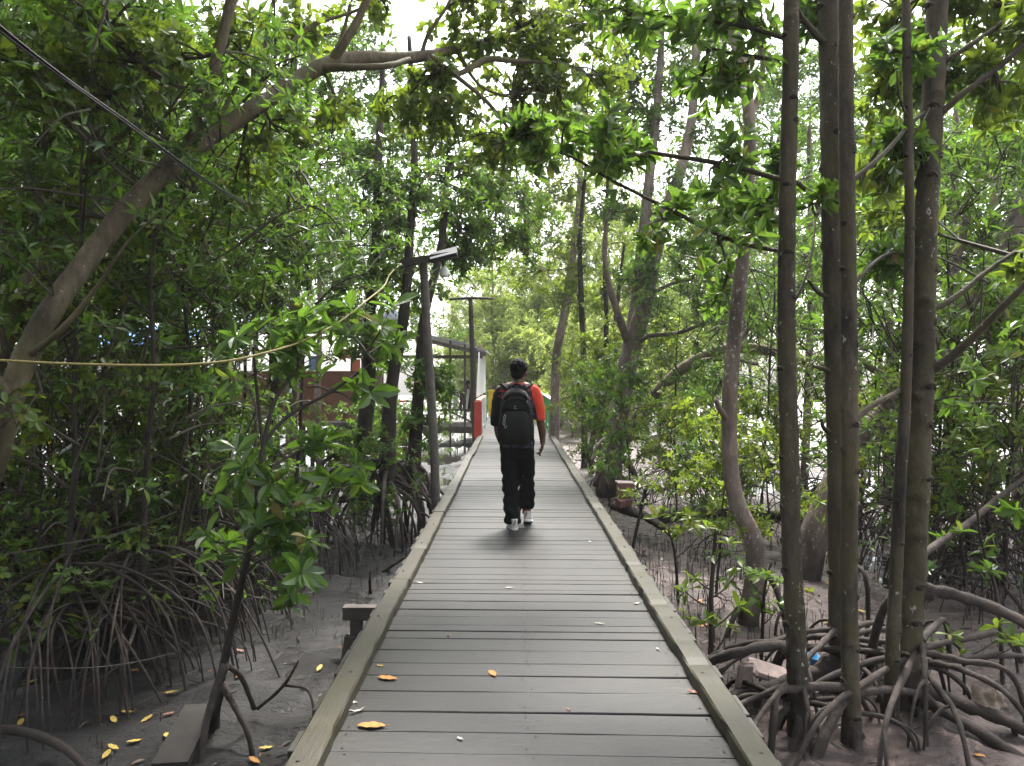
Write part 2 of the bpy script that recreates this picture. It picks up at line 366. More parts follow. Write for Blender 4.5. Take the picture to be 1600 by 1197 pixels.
# ------------------------------------------------------------------ ground
def grow(lim, fine, h):
    a = list(np.arange(0, fine, h)); s = h
    while a[-1] < lim: s *= 1.12; a.append(a[-1] + s)
    return np.array(a)
gx = grow(82, 6.5, 0.055); gx = np.concatenate([-gx[:0:-1], gx])
gy = np.concatenate([-grow(40, 1, 0.3)[:0:-1], grow(82, 13, 0.055)])
X, Y = np.meshgrid(gx, gy)
def mud_z(x, y):
    h = 0.16 * (vnoise(x * 0.45 + 3, y * 0.45, 1) - 0.5) + 0.09 * (vnoise(x * 1.3, y * 1.3, 2) - 0.5) + 0.055 * (vnoise(x * 4.2, y * 4.2, 3) - 0.5) + 0.035 * (vnoise(x * 9, y * 9, 4) - 0.5) + 0.05 * np.clip(vnoise(x * 6.5 + 9, y * 6.5, 5) - 0.62, 0, 1)
    sm = lambda v, a, b: np.clip((v - a) / (b - a), 0, 1)
    low = sm(-x, .8, 1.6) * sm(y, 13.5, 17) + sm(x, 3.2, 5.5) * sm(y, 11.5, 15)
    pool = np.exp(-((x - 2.55) ** 2 / .30 + (y - 5.45) ** 2 / .10)) + .8 * np.exp(-((x + 1.22) ** 2 / .03 + (y - 5.3) ** 2 / .02))
    return MUD + h * np.clip(1.2 - np.hypot(x, y) / 90, 0.2, 1) - .11 * low - .16 * pool
Z = mud_z(X, Y)
g = MB(); ny, nx = X.shape
ii = np.arange(ny - 1)[:, None] * nx; jj = np.arange(nx - 1)[None]
g.add(np.stack([X, Y, Z], -1), [np.stack([ii + jj, ii + jj + 1, ii + nx + jj + 1, ii + nx + jj], -1).reshape(-1, 4)])
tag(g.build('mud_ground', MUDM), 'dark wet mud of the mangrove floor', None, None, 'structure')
wb = MB(); wb.add([[-80, -38, MUD - 0.092], [80, -38, MUD - 0.092], [80, 80, MUD - 0.092], [-80, 80, MUD - 0.092]], [[0, 1, 2, 3]])
tag(wb.build('shallow_water', WATER), 'shallow water lying in the hollows of the mud', None, None, 'structure')
def gz(x, y): return float(mud_z(np.array([x]), np.array([y]))[0])

# ------------------------------------------------------------------ boardwalk
walk = thing('boardwalk', 'long grey plank boardwalk with low timber kerbs running to the far railing', 'boardwalk', (0, 0, 0), None, 'structure')
END = 30.4
db = MB(); y = 1.2; lr = random.Random(4)
while y < END:
    w = lr.choice([0.11, 0.13, 0.15, 0.17, 0.18, 0.19, 0.2, 0.22]) * lr.uniform(0.93, 1.07)
    gap = lr.choice([0.003, 0.005, 0.008, 0.012, 0.003, 0.005])
    sk = lr.uniform(-0.034, -0.022); zt = lr.uniform(-0.004, 0.004); xl = -1.005 + lr.uniform(-0.022, 0.012); xr = 1.005 + lr.uniform(-0.012, 0.022)
    tl = lr.uniform(-0.003, 0.003)
    nseg = 8; t = np.linspace(0, 1, nseg + 1); xs = xl + (xr - xl) * t
    wob = np.array([lr.uniform(-0.0035, 0.0035) for _ in t]); wob2 = np.array([lr.uniform(-0.0035, 0.0035) for _ in t])
    y0 = y + sk * xs + wob; y1 = y + w - gap + sk * xs + wob2
    top = zt + tl * (t - .5) ; b = 0.004
    prof = [(y0, top - 0.035), (y0, top - b), (y0 + b, top), (y1 - b, top), (y1, top - b), (y1, top - 0.035)]
    v = np.stack([np.stack([xs, a, z + 0 * xs], -1) for a, z in prof], 1).reshape(-1, 3)
    i = np.arange(nseg)[:, None] * 6; j = np.arange(6)[None]; j2 = (j + 1) % 6
    q = np.stack([i + j, i + j2, i + 6 + j2, i + 6 + j], -1).reshape(-1, 4)
    db.add(v, [q, np.arange(6)[::-1], np.arange(6) + nseg * 6])
    for xn in (-.8, 0, .8):
        for yn in (.22, .78):
            xx = xn + lr.uniform(-.025, .025); yc = y + sk * xx + w * yn + lr.uniform(-.012, .012); zz = zt + .0012; aa = np.arange(7) * 2 * np.pi / 7; rn = lr.uniform(.0045, .007)
            db.add(np.stack([xx + rn * np.cos(aa), yc + rn * np.sin(aa), zz + 0.003 + 0 * aa], -1), [np.arange(7)], 1)
    y += w
db.build('plank_deck', [DECK, NAIL], walk, smooth=False)
for sx in (-1, 1):
    y = 1.0
    while y < 19.0:
        L = lr.uniform(2.7, 3.4) if y > 1.5 else (4.7 if sx < 0 else 5.6); L = min(L, 19.6 - y)
        kb = MB(); x0 = sx * 0.905
        nk = int(L / .09) + 2; yk = np.linspace(y + .004, y + L - .004, nk); xo_ = x0 + lr.uniform(-.006, .006); w_ = .0625; bv = .009; zt_ = .066 + lr.uniform(-.003, .004)
        J = lambda a: np.array([lr.uniform(-a, a) + (-lr.uniform(.004, .012) if lr.random() < .07 else 0) for _ in yk]); bow = .006 * np.sin(np.linspace(0, 3.1, nk) * lr.choice([1, -1, 2]))
        jl, jr, jz = J(.0022), J(.0022), J(.0015)
        prof = [(-w_ - jl, 0.003 + 0 * yk), (-w_ - jl, zt_ - bv + jl), (-w_ + bv, zt_ + jz), (w_ - bv, zt_ + jz), (w_ + jr, zt_ - bv + jr), (w_ + jr, 0.003 + 0 * yk)]
        v = np.stack([np.stack([xo_ + bow + a, yk, z], -1) for a, z in prof], 1).reshape(-1, 3); i = np.arange(nk - 1)[:, None] * 6; j = np.arange(6)[None]; j2 = (j + 1) % 6
        kb.add(v, [np.stack([i + j, i + j2, i + 6 + j2, i + 6 + j], -1).reshape(-1, 4)[:, ::-1], np.arange(6), (np.arange(6) + (nk - 1) * 6)[::-1]])
        for yy in np.arange(y + .25, y + L, .9):
            ball(kb, (x0 + lr.uniform(-.02, .02), yy + lr.uniform(-.1, .1), 0.068), (0.010, 0.010, 0.005), 1, 8, 4)
        kb.build('kerb', [KERB, NAIL], walk, smooth=False); y += L
for sx in (-0.8, 0.0, 0.8):
    b_ = MB(); box(b_, (sx, 15.7, -0.115), (0.09, 29.2, 0.15)); b_.build('stringer', BEAM, walk, smooth=False)
yy = 2.6; k = 0
while yy < END:
    b_ = MB(); xo = -1.38 if k == 1 else -1.02
    if k == 1: yy = 5.9
    box(b_, ((xo + 1.05) / 2, yy, -0.245), (1.05 - xo, 0.09, 0.1)); b_.build('cross_beam', BEAM, walk, smooth=False)
    for sx in ((-1.28, 0.95) if k == 1 else (-0.95, 0.95)):
        b_ = MB(); bar(b_, (sx, yy + .055 if k != 1 else yy, -0.30 if k == 1 else -0.2), (sx, yy + .055 if k != 1 else yy, -1.0), 0.085); b_.build('support_post', BEAM, walk, smooth=False)
    if k == 1:
        b_ = MB(); bar(b_, (-1.315, 5.82, -0.40), (-1.40, 5.80, -0.95), 0.07); b_.build('brace_post', BEAM, walk, smooth=False)
    yy += 3.2; k += 1

walk.location.x = 0.0725
# ------------------------------------------------------------------ foliage
def leaf_tpl(round_=False):
    if round_:
        v = [[0, 0, 0], [.30, .22, .05], [.44, .55, .07], [.28, .86, .02], [0, 1, -.06], [-.28, .86, .02], [-.44, .55, .07], [-.30, .22, .05], [0, .5, -.01]]
    else:
        v = [[0, 0, 0], [.26, .25, .05], [.42, .55, .08], [.25, .85, .02], [0, 1.0, -.08], [-.25, .85, .02], [-.42, .55, .08], [-.26, .25, .05], [0, .5, -.0]]
    return np.array(v), np.array([[0, 1, 2, 8], [8, 2, 3, 4], [8, 4, 5, 6], [0, 8, 6, 7]])
def leaf_tpl_lo():
    return np.array([[0, 0, 0], [.36, .42, .07], [0, 1.0, -.06], [-.36, .42, .07]]), np.array([[0, 1, 2], [0, 2, 3]])
TPL = {'long': leaf_tpl(), 'round': leaf_tpl(True), 'lo': leaf_tpl_lo()}
def add_leaves(mb, pos, d, up, ln, wd, kind='long', m=0):
    tv, tf = TPL[kind]; N = len(pos)
    if N == 0: return
    d = nrm(d); side = nrm(np.cross(d, up)); un = np.cross(side, d)
    v = pos[:, None] + ln[:, None, None] * (tv[None, :, 1:2] * d[:, None] + tv[None, :, 2:3] * un[:, None]) + wd[:, None, None] * tv[None, :, 0:1] * side[:, None]
    f = (np.arange(N)[:, None, None] * len(tv) + tf[None]).reshape(-1, tf.shape[1])
    mb.add(v.reshape(-1, 3), [f], m)
def add_whorls(mb, r, tips, axis, size=0.11, nl=7, ratio=0.40, kind='long', m=0, spread=(45, 95)):
    """rosettes of leaves at twig tips"""
    N = len(tips)
    if N == 0: return
    axis = nrm(axis); tmp = np.where(np.abs(axis[:, 2:3]) < .9, [[0, 0, 1.]], [[1., 0, 0]])
    u = nrm(np.cross(axis, tmp)); w = np.cross(axis, u)
    K = nl
    ph = r.uniform(0, 6.28, (N, 1)) + np.arange(K)[None] * 2.4 + r.normal(0, .25, (N, K))
    sp = np.radians(r.uniform(spread[0], spread[1], (N, K)))
    rad = np.cos(ph)[..., None] * u[:, None] + np.sin(ph)[..., None] * w[:, None]
    d = np.cos(sp)[..., None] * axis[:, None] + np.sin(sp)[..., None] * rad
    d[..., 2] -= r.uniform(0, 0.25, (N, K))
    pos = tips[:, None] - axis[:, None] * (r.uniform(0, .35, (N, K)) * size)[..., None]
    up = np.cos(sp)[..., None] * -rad + np.sin(sp)[..., None] * axis[:, None] + r.normal(0, .25, (N, K, 3))
    ln = size * r.uniform(.65, 1.18, (N, K)) * r.uniform(.85, 1.15, (N, 1))
    keep = r.uniform(0, 1, (N, K)) < 0.88
    add_leaves(mb, pos[keep], d[keep], up[keep], ln[keep], (ln * ratio * r.uniform(.85, 1.15, (N, K)))[keep] * 1.15, kind, m)
def thin_twigs(mb, a, b, ra, rb, m=1, sag=0.0):
    """many straight three-sided twigs at once"""
    N = len(a)
    if N == 0: return
    T = nrm(b - a); tmp = np.where(np.abs(T[:, 2:3]) < .9, [[0, 0, 1.]], [[1., 0, 0]])
    u = nrm(np.cross(T, tmp)); w = np.cross(T, u); ang = np.arange(3) * 2 * np.pi / 3
    o = np.cos(ang)[None, :, None] * u[:, None] + np.sin(ang)[None, :, None] * w[:, None]
    v = np.concatenate([a[:, None] + o * ra, b[:, None] + o * rb], 1)
    f = np.array([[0, 1, 4, 3], [1, 2, 5, 4], [2, 0, 3, 5]])
    mb.add(v.reshape(-1, 3), [(np.arange(N)[:, None, None] * 6 + f[None]).reshape(-1, 4)], m)
def spray(mb, r, a, b, count, size, spread, kind='long', nl=7, ratio=.40, rt=.006):
    """a leafy branch from a to b: side twigs each ending in a rosette"""
    a, b = np.asarray(a, float), np.asarray(b, float)
    t = r.uniform(.25, 1.0, count) ** .8
    L = np.linalg.norm(b - a); mid = (a + b) / 2 + np.array([0, 0, .10 * L]) + r.normal(0, .04 * L, 3)
    path = spline([a, mid, b], 12); tube(mb, path, [rt * 1.6, rt * .7], 5, None, 1, raw=True, cap=False)
    base = np.stack([np.interp(t, np.linspace(0, 1, 12), path[:, i]) for i in range(3)], 1)
    dirn = nrm(b - a)[None] * .55 + nrm(r.normal(0, 1, (count, 3)) * [1, 1, .75] + [0, 0, .3])
    tip = base + nrm(dirn) * (spread * r.uniform(.25, 1, count))[:, None]
    thin_twigs(mb, base, tip, rt * .55, rt * .3)
    ax = nrm(tip - base) + [0, 0, .35] + r.normal(0, .25, (count, 3))
    add_whorls(mb, r, tip, ax, size, nl, ratio, kind)
    second = r.uniform(0, 1, count) < .6
    p2 = base[second] + (tip - base)[second] * .55
    add_whorls(mb, r, p2, ax[second] + r.normal(0, .4, (second.sum(), 3)), size * .95, max(3, nl - 3), ratio, kind)
def blob(mb, r, src, c, rad, nspray, per, size=.11, kind='long', nl=7, ratio=.40, spread=None):
    """fills an uneven ellipsoid round c with leafy sprays that start at src"""
    c = np.asarray(c, float); rad = np.ones(3) * rad if np.isscalar(rad) else np.asarray(rad, float)
    src = np.asarray(src, float); hub = c + (src - c) * .35
    limb = spline([src, (src + hub) / 2 + r.normal(0, .08, 3) * np.linalg.norm(src - hub), hub], 10)
    tube(mb, limb, [.016, .009], 6, None, 1, raw=True, cap=False)
    for k in range(nspray):
        d = nrm(r.normal(0, 1, 3)); e = c + d * rad * r.uniform(.45, 1.05)
        s0 = limb[r.integers(3, 10)]
        spray(mb, r, s0, e, per, size, spread or .38 * rad.mean() + .08, kind, nl, ratio)

def proto_tree(name, label, cat, group, seed, H, base, Rc, nlimb, sub, per, tr, leafm, barkm, size=.12, kind='long', nl=7, roots=0, rh=1.0, rr=1.1, rootm=None, lean=.25, rad_r=.016):
    """a whole tree at the origin of its own Empty: trunk, crown, prop roots"""
    r = np.random.default_rng(seed); t = thing(name, label, cat, (0, 0, 0), group)
    pth = [np.array([0, 0, (0.45 * rh if roots else -.15)])]
    for k in range(1, 7): pth.append(np.array([*(pth[-1][:2] + r.normal(0, lean * .16 * H / 6, 2) + np.array([lean, lean * .3]) * .03 * k), H * k / 6]))
    tm = MB(); path = tube(tm, pth, [tr, tr * .8, tr * .6, tr * .35, tr * .12], 10, 40, 0, .10)
    cm = MB()
    for k in range(nlimb):
        f = base + (1 - base) * (k + r.uniform(0, 1)) / nlimb; s = np.array([np.interp(f, np.linspace(0, 1, 40), path[:, i]) for i in range(3)])
        az = k * 2.4 + r.normal(0, .4); g_ = (f - base) / (1 - base)
        L = Rc * (0.55 + .75 * math.sin(math.pi * min(1, .18 + g_ * .8))) * r.uniform(.65, 1.2); el = r.uniform(.1, .7) + .5 * g_
        d = np.array([math.cos(az) * math.cos(el), math.sin(az) * math.cos(el), math.sin(el)])
        e = s + d * L; lp = spline([s, s + d * L * .5 - [0, 0, .06 * L], e], 10)
        lr0 = tr * .34 * (1 - .5 * g_); tube(tm, lp, [lr0, lr0 * .35], 6, None, 0, raw=True)
        for q in range(sub):
            s0 = lp[r.integers(3, 10)]; dd = nrm(nrm(r.normal(0, 1, 3)) + d * .8 + [0, 0, .2]); e0 = s0 + dd * L * r.uniform(.25, .6)
            spray(cm, r, s0, e0, per, size, .16 * L + .18, kind, nl, .40 if kind != 'round' else .55, .007)
    tm.build('trunk', barkm, t); cm.build('crown', [leafm, TWIG], t, smooth=False)
    for k in range(roots):
        rb = MB(); az = k * 2 * math.pi / roots + r.normal(0, .3); hh = rh * r.uniform(.35, 1.0); re = rr * r.uniform(.5, 1.15) * (.5 + .5 * hh / rh)
        d = np.array([math.cos(az), math.sin(az), 0]); q0 = rad_r * r.uniform(.7, 1.3)
        pr = [np.array([0, 0, hh + .04]), d * re * .35 + [0, 0, hh * 1.0], d * re * .75 + [0, 0, hh * .6] + r.normal(0, .05, 3), d * re + [0, 0, -.25] + r.normal(0, .05, 3) * [1, 1, 0]]
        tube(rb, pr, [q0 * 1.2, q0, q0 * .8, q0 * .7], 6, 16, 0, .22)
        if r.uniform() < .65:
            s = spline(pr, 14)[r.integers(5, 9)]; d2 = nrm(d + r.normal(0, .6, 3) * [1, 1, 0])
            tube(rb, [s, s + d2 * .16 + [0, 0, -.06], s + d2 * .34 + [0, 0, -s[2] * .6], s + d2 * .42 + [0, 0, -s[2] - .25]], [q0 * .7, q0 * .55], 5, 10)
        rb.build('prop_root', rootm or ROOT, t)
    return t

# ------------------------------------------------------------------ trees traced at their own distances
def pts(l): return np.array([P(*a) for a in l])
def ctree(name, label, cat, group, stem, widths, bark, branches=(), roots=(), blobs=(), leafm=None, size=.11, kind='long', nl=7, ratio=.40, seed=1, sides=16, scars=(), wob=.06, n=None, sink=True, rootm=None, spread=None, den=1.0):
    r = np.random.default_rng(seed)
    pw = pts(stem); Ys = np.array([a[2] for a in stem]); rad = np.array(widths, float) / 2 * np.interp(np.linspace(0, 1, len(widths)), np.linspace(0, 1, len(Ys)), Ys) / 1200
    base = pw[0].copy()
    if sink: pw = np.vstack([[base[0], base[1], min(base[2], MUD) - .2], pw]); rad = np.concatenate([[rad[0] * 1.1], rad])
    t = thing(name, label, cat, (base[0], base[1], MUD if base[2] < .5 else base[2]), group)
    tm = MB(); path = tube(tm, pw, rad, sides, n or 12 * len(pw), 0, wob, scars=scars)
    for (t0, a0, h, sz) in scars:
        k = int(np.clip(t0 * len(path), 2, len(path) - 3)); c = path[k]; rk = np.interp(t0, np.linspace(0, 1, len(rad)), rad)
        d = np.array([math.cos(a0), -abs(math.sin(a0)) if a0 < 4.8 else math.sin(a0), 0]); e = np.cross([0, 0, 1.], d); pl = []
        for u in np.linspace(-1, 1, 9):
            dd = nrm(d + e * u * .85); pl.append(c + dd * (rk + h * .22) + [0, 0, sz * (.30 - .75 * u * u)])
        tube(tm, pl, [h * .15, h * .5, h * .7, h * .5, h * .15], 7, 15, 0)
        M = np.stack([e, d, [0, 0, 1.]], 1); ball(tm, c + d * (rk - h * .15) + [0, 0, -sz * .10], (sz * .46, h * .75, sz * .30), 1, 10, 7, M)
    tm.build('trunk', [bark, SCAR], t)
    allp = [path[len(path) // 5:]]
    for bp, bw in branches:
        w = pts(bp); yb = np.array([a[2] for a in bp])
        w[0] = path[np.argmin(np.linalg.norm(path - w[0], axis=1))] if np.min(np.linalg.norm(path - w[0], axis=1)) < .35 else w[0]
        bm = MB(); br = np.array(bw, float) / 2 * np.interp(np.linspace(0, 1, len(bw)), np.linspace(0, 1, len(yb)), yb) / 1200
        allp.append(tube(bm, w, br, 9, 9 * len(w), 0, .10)); bm.build('branch', bark, t)
    for rp, rw in roots:
        w = pts(rp); yb = np.array([a[2] for a in rp]); bm = MB(); br = np.array(rw, float) / 2 * np.interp(np.linspace(0, 1, len(rw)), np.linspace(0, 1, len(yb)), yb) / 1200
        tube(bm, w, br, 11, 11 * len(w), 0, .24)
        if len(br) > 2 and r.uniform() < .6:
            sp = spline(w, 20); k0 = r.integers(9, 14); d2 = nrm((sp[k0 + 1] - sp[k0]) * [1, 1, 0] + r.normal(0, .5, 3) * [1, 1, 0] * np.linalg.norm(sp[k0 + 1] - sp[k0])); hh = max(.08, sp[k0][2] - MUD)
            tube(bm, [sp[k0], sp[k0] + d2 * .35 * hh + [0, 0, -.12 * hh], sp[k0] + d2 * .7 * hh + [0, 0, -.6 * hh], sp[k0] + d2 * .85 * hh + [0, 0, -1.2 * hh - .1]], [br[1] * .62, br[1] * .5, br[1] * .42], 8, 16, 0, .15)
        bm.build('prop_root', rootm or ROOT, t)
    if blobs:
        ap = np.vstack(allp); cm = MB()
        for (bx, by, bY, rx, ry, ns, per) in blobs:
            c = P(bx, by, bY); rd = np.array([S(rx, bY), S((rx + ry) / 2, bY) * .9, S(ry, bY)])
            dd = np.linalg.norm(ap - c, axis=1) + r.uniform(0, .2, len(ap)); src = ap[np.argmin(dd)]
            blob(cm, r, src, c, rd, int(round(ns * den)), per, size, kind, nl, ratio, spread)
        cm.build('crown', [leafm or LEAF_DARK, TWIG], t, smooth=False)
    return t
def scat(seed, k, h, s): 
    r = random.Random(seed); return [((i + r.uniform(.1, .9)) / k, r.uniform(0, 6.28) , h * r.uniform(.6, 1.2), s * r.uniform(.8, 1.2)) for i in range(k)]

def radial_roots(px, py, Y, hs, k, reach, w, seed):
    r = random.Random(seed); out = []
    x0 = (px - 802) * Y / 1200
    for i in range(k):
        a = 6.283 * i / k + r.uniform(-.3, .3); dx, dy = math.cos(a), math.sin(a); rr = reach * r.uniform(.5, 1.1)
        if dx * x0 < 0: rr = min(rr, max(.12, (abs(x0) - 1.16) / abs(dx)))
        h = r.uniform(hs * .45, hs)
        q = lambda u, z: (px + (dx * rr * u) * 1200 / (Y + dy * rr * u) , 587 + (EYE - (MUD + z)) * 1200 / (Y + dy * rr * u), Y + dy * rr * u)
        out.append(([q(0, h), q(.35, h * r.uniform(.88, 1.05)), q(.75 + r.uniform(-.08, .08), h * r.uniform(.45, .75)), q(1, -.25)], [w * r.uniform(.8, 1.2), w * .9, w * .75, w * .6]))
    return out
# the five tall stems standing together on stilt roots beside the boardwalk
STAND = 'tall mangrove stems standing together beside the boardwalk'
ctree('mangrove_tree', 'slim dark mangrove stem nearest the boardwalk kerb, first of the tall stand', 'tree', STAND,
      [(1250, 1160, 4.5), (1247, 1040, 4.5), (1238, 880, 4.5), (1233, 700, 4.5), (1228, 500, 4.55), (1229, 300, 4.6), (1233, 100, 4.7), (1234, -80, 4.8), (1236, -330, 4.9)], [38, 32, 30, 29, 27, 26, 24, 24, 20], BARK,
      branches=[([(1222, 280, 4.6), (1120, 256, 4.8), (1040, 243, 5.0), (960, 228, 5.2), (905, 205, 5.4)], [9, 8, 7, 5, 3]),
                ([(1222, 398, 4.6), (1140, 375, 4.8), (1050, 330, 5.0), (960, 285, 5.2), (900, 250, 5.4), (860, 235, 5.5)], [7, 7, 6, 5, 4, 2]),
                ([(1222, 60, 4.7), (1150, 42, 4.8), (1080, 34, 5.0), (1000, 22, 5.2)], [8, 6, 5, 3]),
                ([(1222, 95, 4.7), (1170, 90, 4.8), (1100, 75, 5.0), (1060, 55, 5.2)], [7, 6, 4, 3]),
                ([(1238, 500, 4.55), (1262, 420, 4.7), (1275, 330, 5)], [5, 4, 3])],
      roots=radial_roots(1245, 0, 4.6, .34, 10, .75, 9, 93) + [([(1240, 1018, 4.5), (1205, 1010, 4.55), (1150, 1022, 4.6), (1108, 1040, 4.7), (1080, 1100, 4.8)], [20, 15, 15, 14, 12]),
             ([(1240, 1010, 4.5), (1190, 1005, 4.9), (1140, 1015, 5.1), (1115, 1040, 5.2), (1100, 1075, 5.3)], [12, 10, 9, 8, 7]),
             ([(1245, 1110, 4.5), (1248, 1140, 4.4), (1236, 1190, 4.3), (1222, 1260, 4.2)], [16, 15, 14, 14]),
             ([(1240, 1100, 4.5), (1215, 1130, 4.45), (1205, 1180, 4.4), (1200, 1250, 4.35)], [12, 11, 10, 10]),
             ([(1250, 1150, 4.5), (1275, 1165, 4.6), (1320, 1190, 4.7), (1340, 1240, 4.7)], [14, 12, 11, 10])],
      blobs=[(940, 215, 5.3, 90, 46, 4, 4), (1010, 250, 5.0, 90, 45, 4, 4), (1110, 265, 4.8, 80, 50, 4, 4), (880, 230, 5.5, 85, 55, 6, 5), (835, 200, 5.6, 60, 40, 4, 5), (1030, 350, 5.0, 80, 45, 3, 4), (1120, 390, 4.8, 70, 45, 3, 4),
             (1060, 45, 5.0, 100, 50, 5, 5), (970, 30, 5.2, 90, 50, 5, 5), (1150, 120, 4.9, 70, 60, 4, 5), (1090, 150, 5.1, 70, 50, 3, 5), (1170, 30, 4.8, 60, 50, 3, 5), (1270, 310, 5.2, 25, 40, 2, 4)],
      size=.125, seed=11, scars=scat(1, 19, .012, .045), n=260, sides=20)
ctree('mangrove_tree', 'dark spurred mangrove stem close behind its slimmer twin', 'tree', STAND,
      [(1312, 1100, 5.3), (1310, 1000, 5.3), (1309, 880, 5.3), (1306, 700, 5.3), (1301, 500, 5.35), (1297, 300, 5.4), (1294, 100, 5.5), (1290, -80, 5.6), (1286, -330, 5.8)], [40, 27, 27, 27, 29, 30, 32, 32, 28], BARK,
      branches=[([(1290, 470, 5.35), (1275, 455, 5.3), (1262, 438, 5.25)], [10, 6, 4]), ([(1296, 585, 5.3), (1282, 575, 5.25), (1270, 572, 5.2)], [10, 7, 4]), ([(1298, 680, 5.3), (1288, 670, 5.25), (1283, 655, 5.2)], [10, 7, 4]),
                ([(1288, 75, 5.5), (1262, 45, 5.4), (1245, 20, 5.3), (1235, -20, 5.2)], [13, 10, 8, 6]), ([(1288, 320, 5.4), (1262, 300, 5.4), (1240, 285, 5.4), (1205, 275, 5.5)], [10, 8, 7, 4])],
      roots=radial_roots(1310, 0, 5.3, .40, 10, .95, 10, 92) + [([(1308, 1035, 5.3), (1270, 1055, 5.2), (1200, 1075, 5.0), (1140, 1098, 4.9), (1100, 1150, 4.8)], [34, 26, 20, 19, 17]),
             ([(1308, 1050, 5.3), (1340, 1075, 5.4), (1380, 1100, 5.5), (1400, 1150, 5.5)], [24, 18, 16, 14]),
             ([(1306, 1070, 5.3), (1270, 1110, 5.1), (1230, 1150, 5.0), (1200, 1230, 4.9)], [20, 15, 13, 12]),
             ([(1310, 1040, 5.3), (1300, 1060, 5.8), (1290, 1090, 6.1)], [18, 14, 10])],
      blobs=[(1270, 30, 5.8, 45, 60, 5, 6), (1200, 250, 5.6, 50, 40, 3, 6), (1190, 340, 6, 60, 60, 5, 6)], size=.12, seed=12, scars=scat(2, 15, .017, .05), n=240, sides=20)
ctree('mangrove_tree', 'slim mangrove stem with pale lichen flecks forking into two props at its foot', 'tree', STAND,
      [(1332, 1130, 4.45), (1330, 1050, 4.45), (1327, 900, 4.45), (1328, 700, 4.45), (1326, 520, 4.5), (1322, 300, 4.55), (1319, 100, 4.6), (1318, -80, 4.7), (1316, -330, 4.9)], [30, 27, 27, 26, 25, 24, 23, 22, 20], BARK,
      branches=[([(1333, 290, 4.55), (1380, 240, 4.7), (1420, 195, 4.9), (1450, 170, 5.1), (1500, 110, 5.4)], [8, 7, 6, 5, 3]),
                ([(1337, 660, 4.45), (1365, 632, 4.55), (1402, 612, 4.75), (1450, 582, 5.2), (1500, 545, 5.5), (1540, 500, 5.7)], [11, 9, 8, 7, 5, 3]), ([(1333, 450, 4.5), (1345, 430, 4.6), (1380, 400, 4.9), (1420, 390, 5.2)], [9, 7, 5, 3])],
      roots=[([(1328, 1078, 4.45), (1290, 1074, 4.45), (1240, 1078, 4.45), (1217, 1085, 4.4), (1210, 1130, 4.35), (1204, 1210, 4.3)], [18, 15, 14, 12, 12, 11]),
             ([(1325, 1088, 4.45), (1312, 1105, 4.4), (1292, 1150, 4.3), (1265, 1215, 4.2), (1255, 1270, 4.15)], [22, 19, 19, 18, 17]),
             ([(1334, 1120, 4.45), (1338, 1160, 4.4), (1345, 1215, 4.3), (1350, 1280, 4.25)], [22, 18, 18, 18]),
             ([(1332, 1085, 4.45), (1370, 1080, 4.55), (1420, 1082, 4.7), (1450, 1090, 4.8)], [16, 13, 13, 12]),
             ([(1332, 1125, 4.45), (1352, 1160, 4.5), (1372, 1178, 4.5), (1388, 1230, 4.5)], [13, 11, 10, 10])],
      blobs=[(1400, 210, 5.0, 50, 50, 4, 6), (1480, 130, 5.5, 60, 50, 5, 6), (1390, 400, 5.2, 30, 40, 3, 6)], size=.12, seed=13, scars=scat(3, 18, .012, .04), n=260, sides=20)
ctree('mangrove_tree', 'thinnest stem of the tall stand, touching the thickest stem', 'tree', STAND,
      [(1395, 1140, 4.7), (1396, 1020, 4.7), (1401, 900, 4.7), (1406, 760, 4.7), (1414, 620, 4.75), (1419, 420, 4.8), (1418, 250, 4.85), (1414, 100, 4.9), (1411, -60, 5.0), (1408, -250, 5.2)], [24, 22, 20, 19, 17, 15, 14, 13, 12, 10], BARK,
      branches=[([(1416, 190, 4.9), (1402, 150, 4.8), (1398, 110, 4.8)], [5, 4, 2]), ([(1425, 225, 4.85), (1440, 190, 4.9), (1460, 150, 5.2)], [4, 3, 2])],
      roots=[([(1396, 1115, 4.7), (1420, 1150, 4.65), (1455, 1190, 4.6), (1480, 1230, 4.55)], [14, 11, 11, 11]), ([(1394, 1130, 4.7), (1380, 1160, 4.6), (1372, 1230, 4.55)], [12, 10, 9])],
      blobs=[(1400, 90, 5.0, 40, 50, 3, 6), (1440, 60, 5.4, 40, 50, 3, 6)], size=.12, seed=14, scars=scat(4, 14, .009, .035), n=220, sides=14)
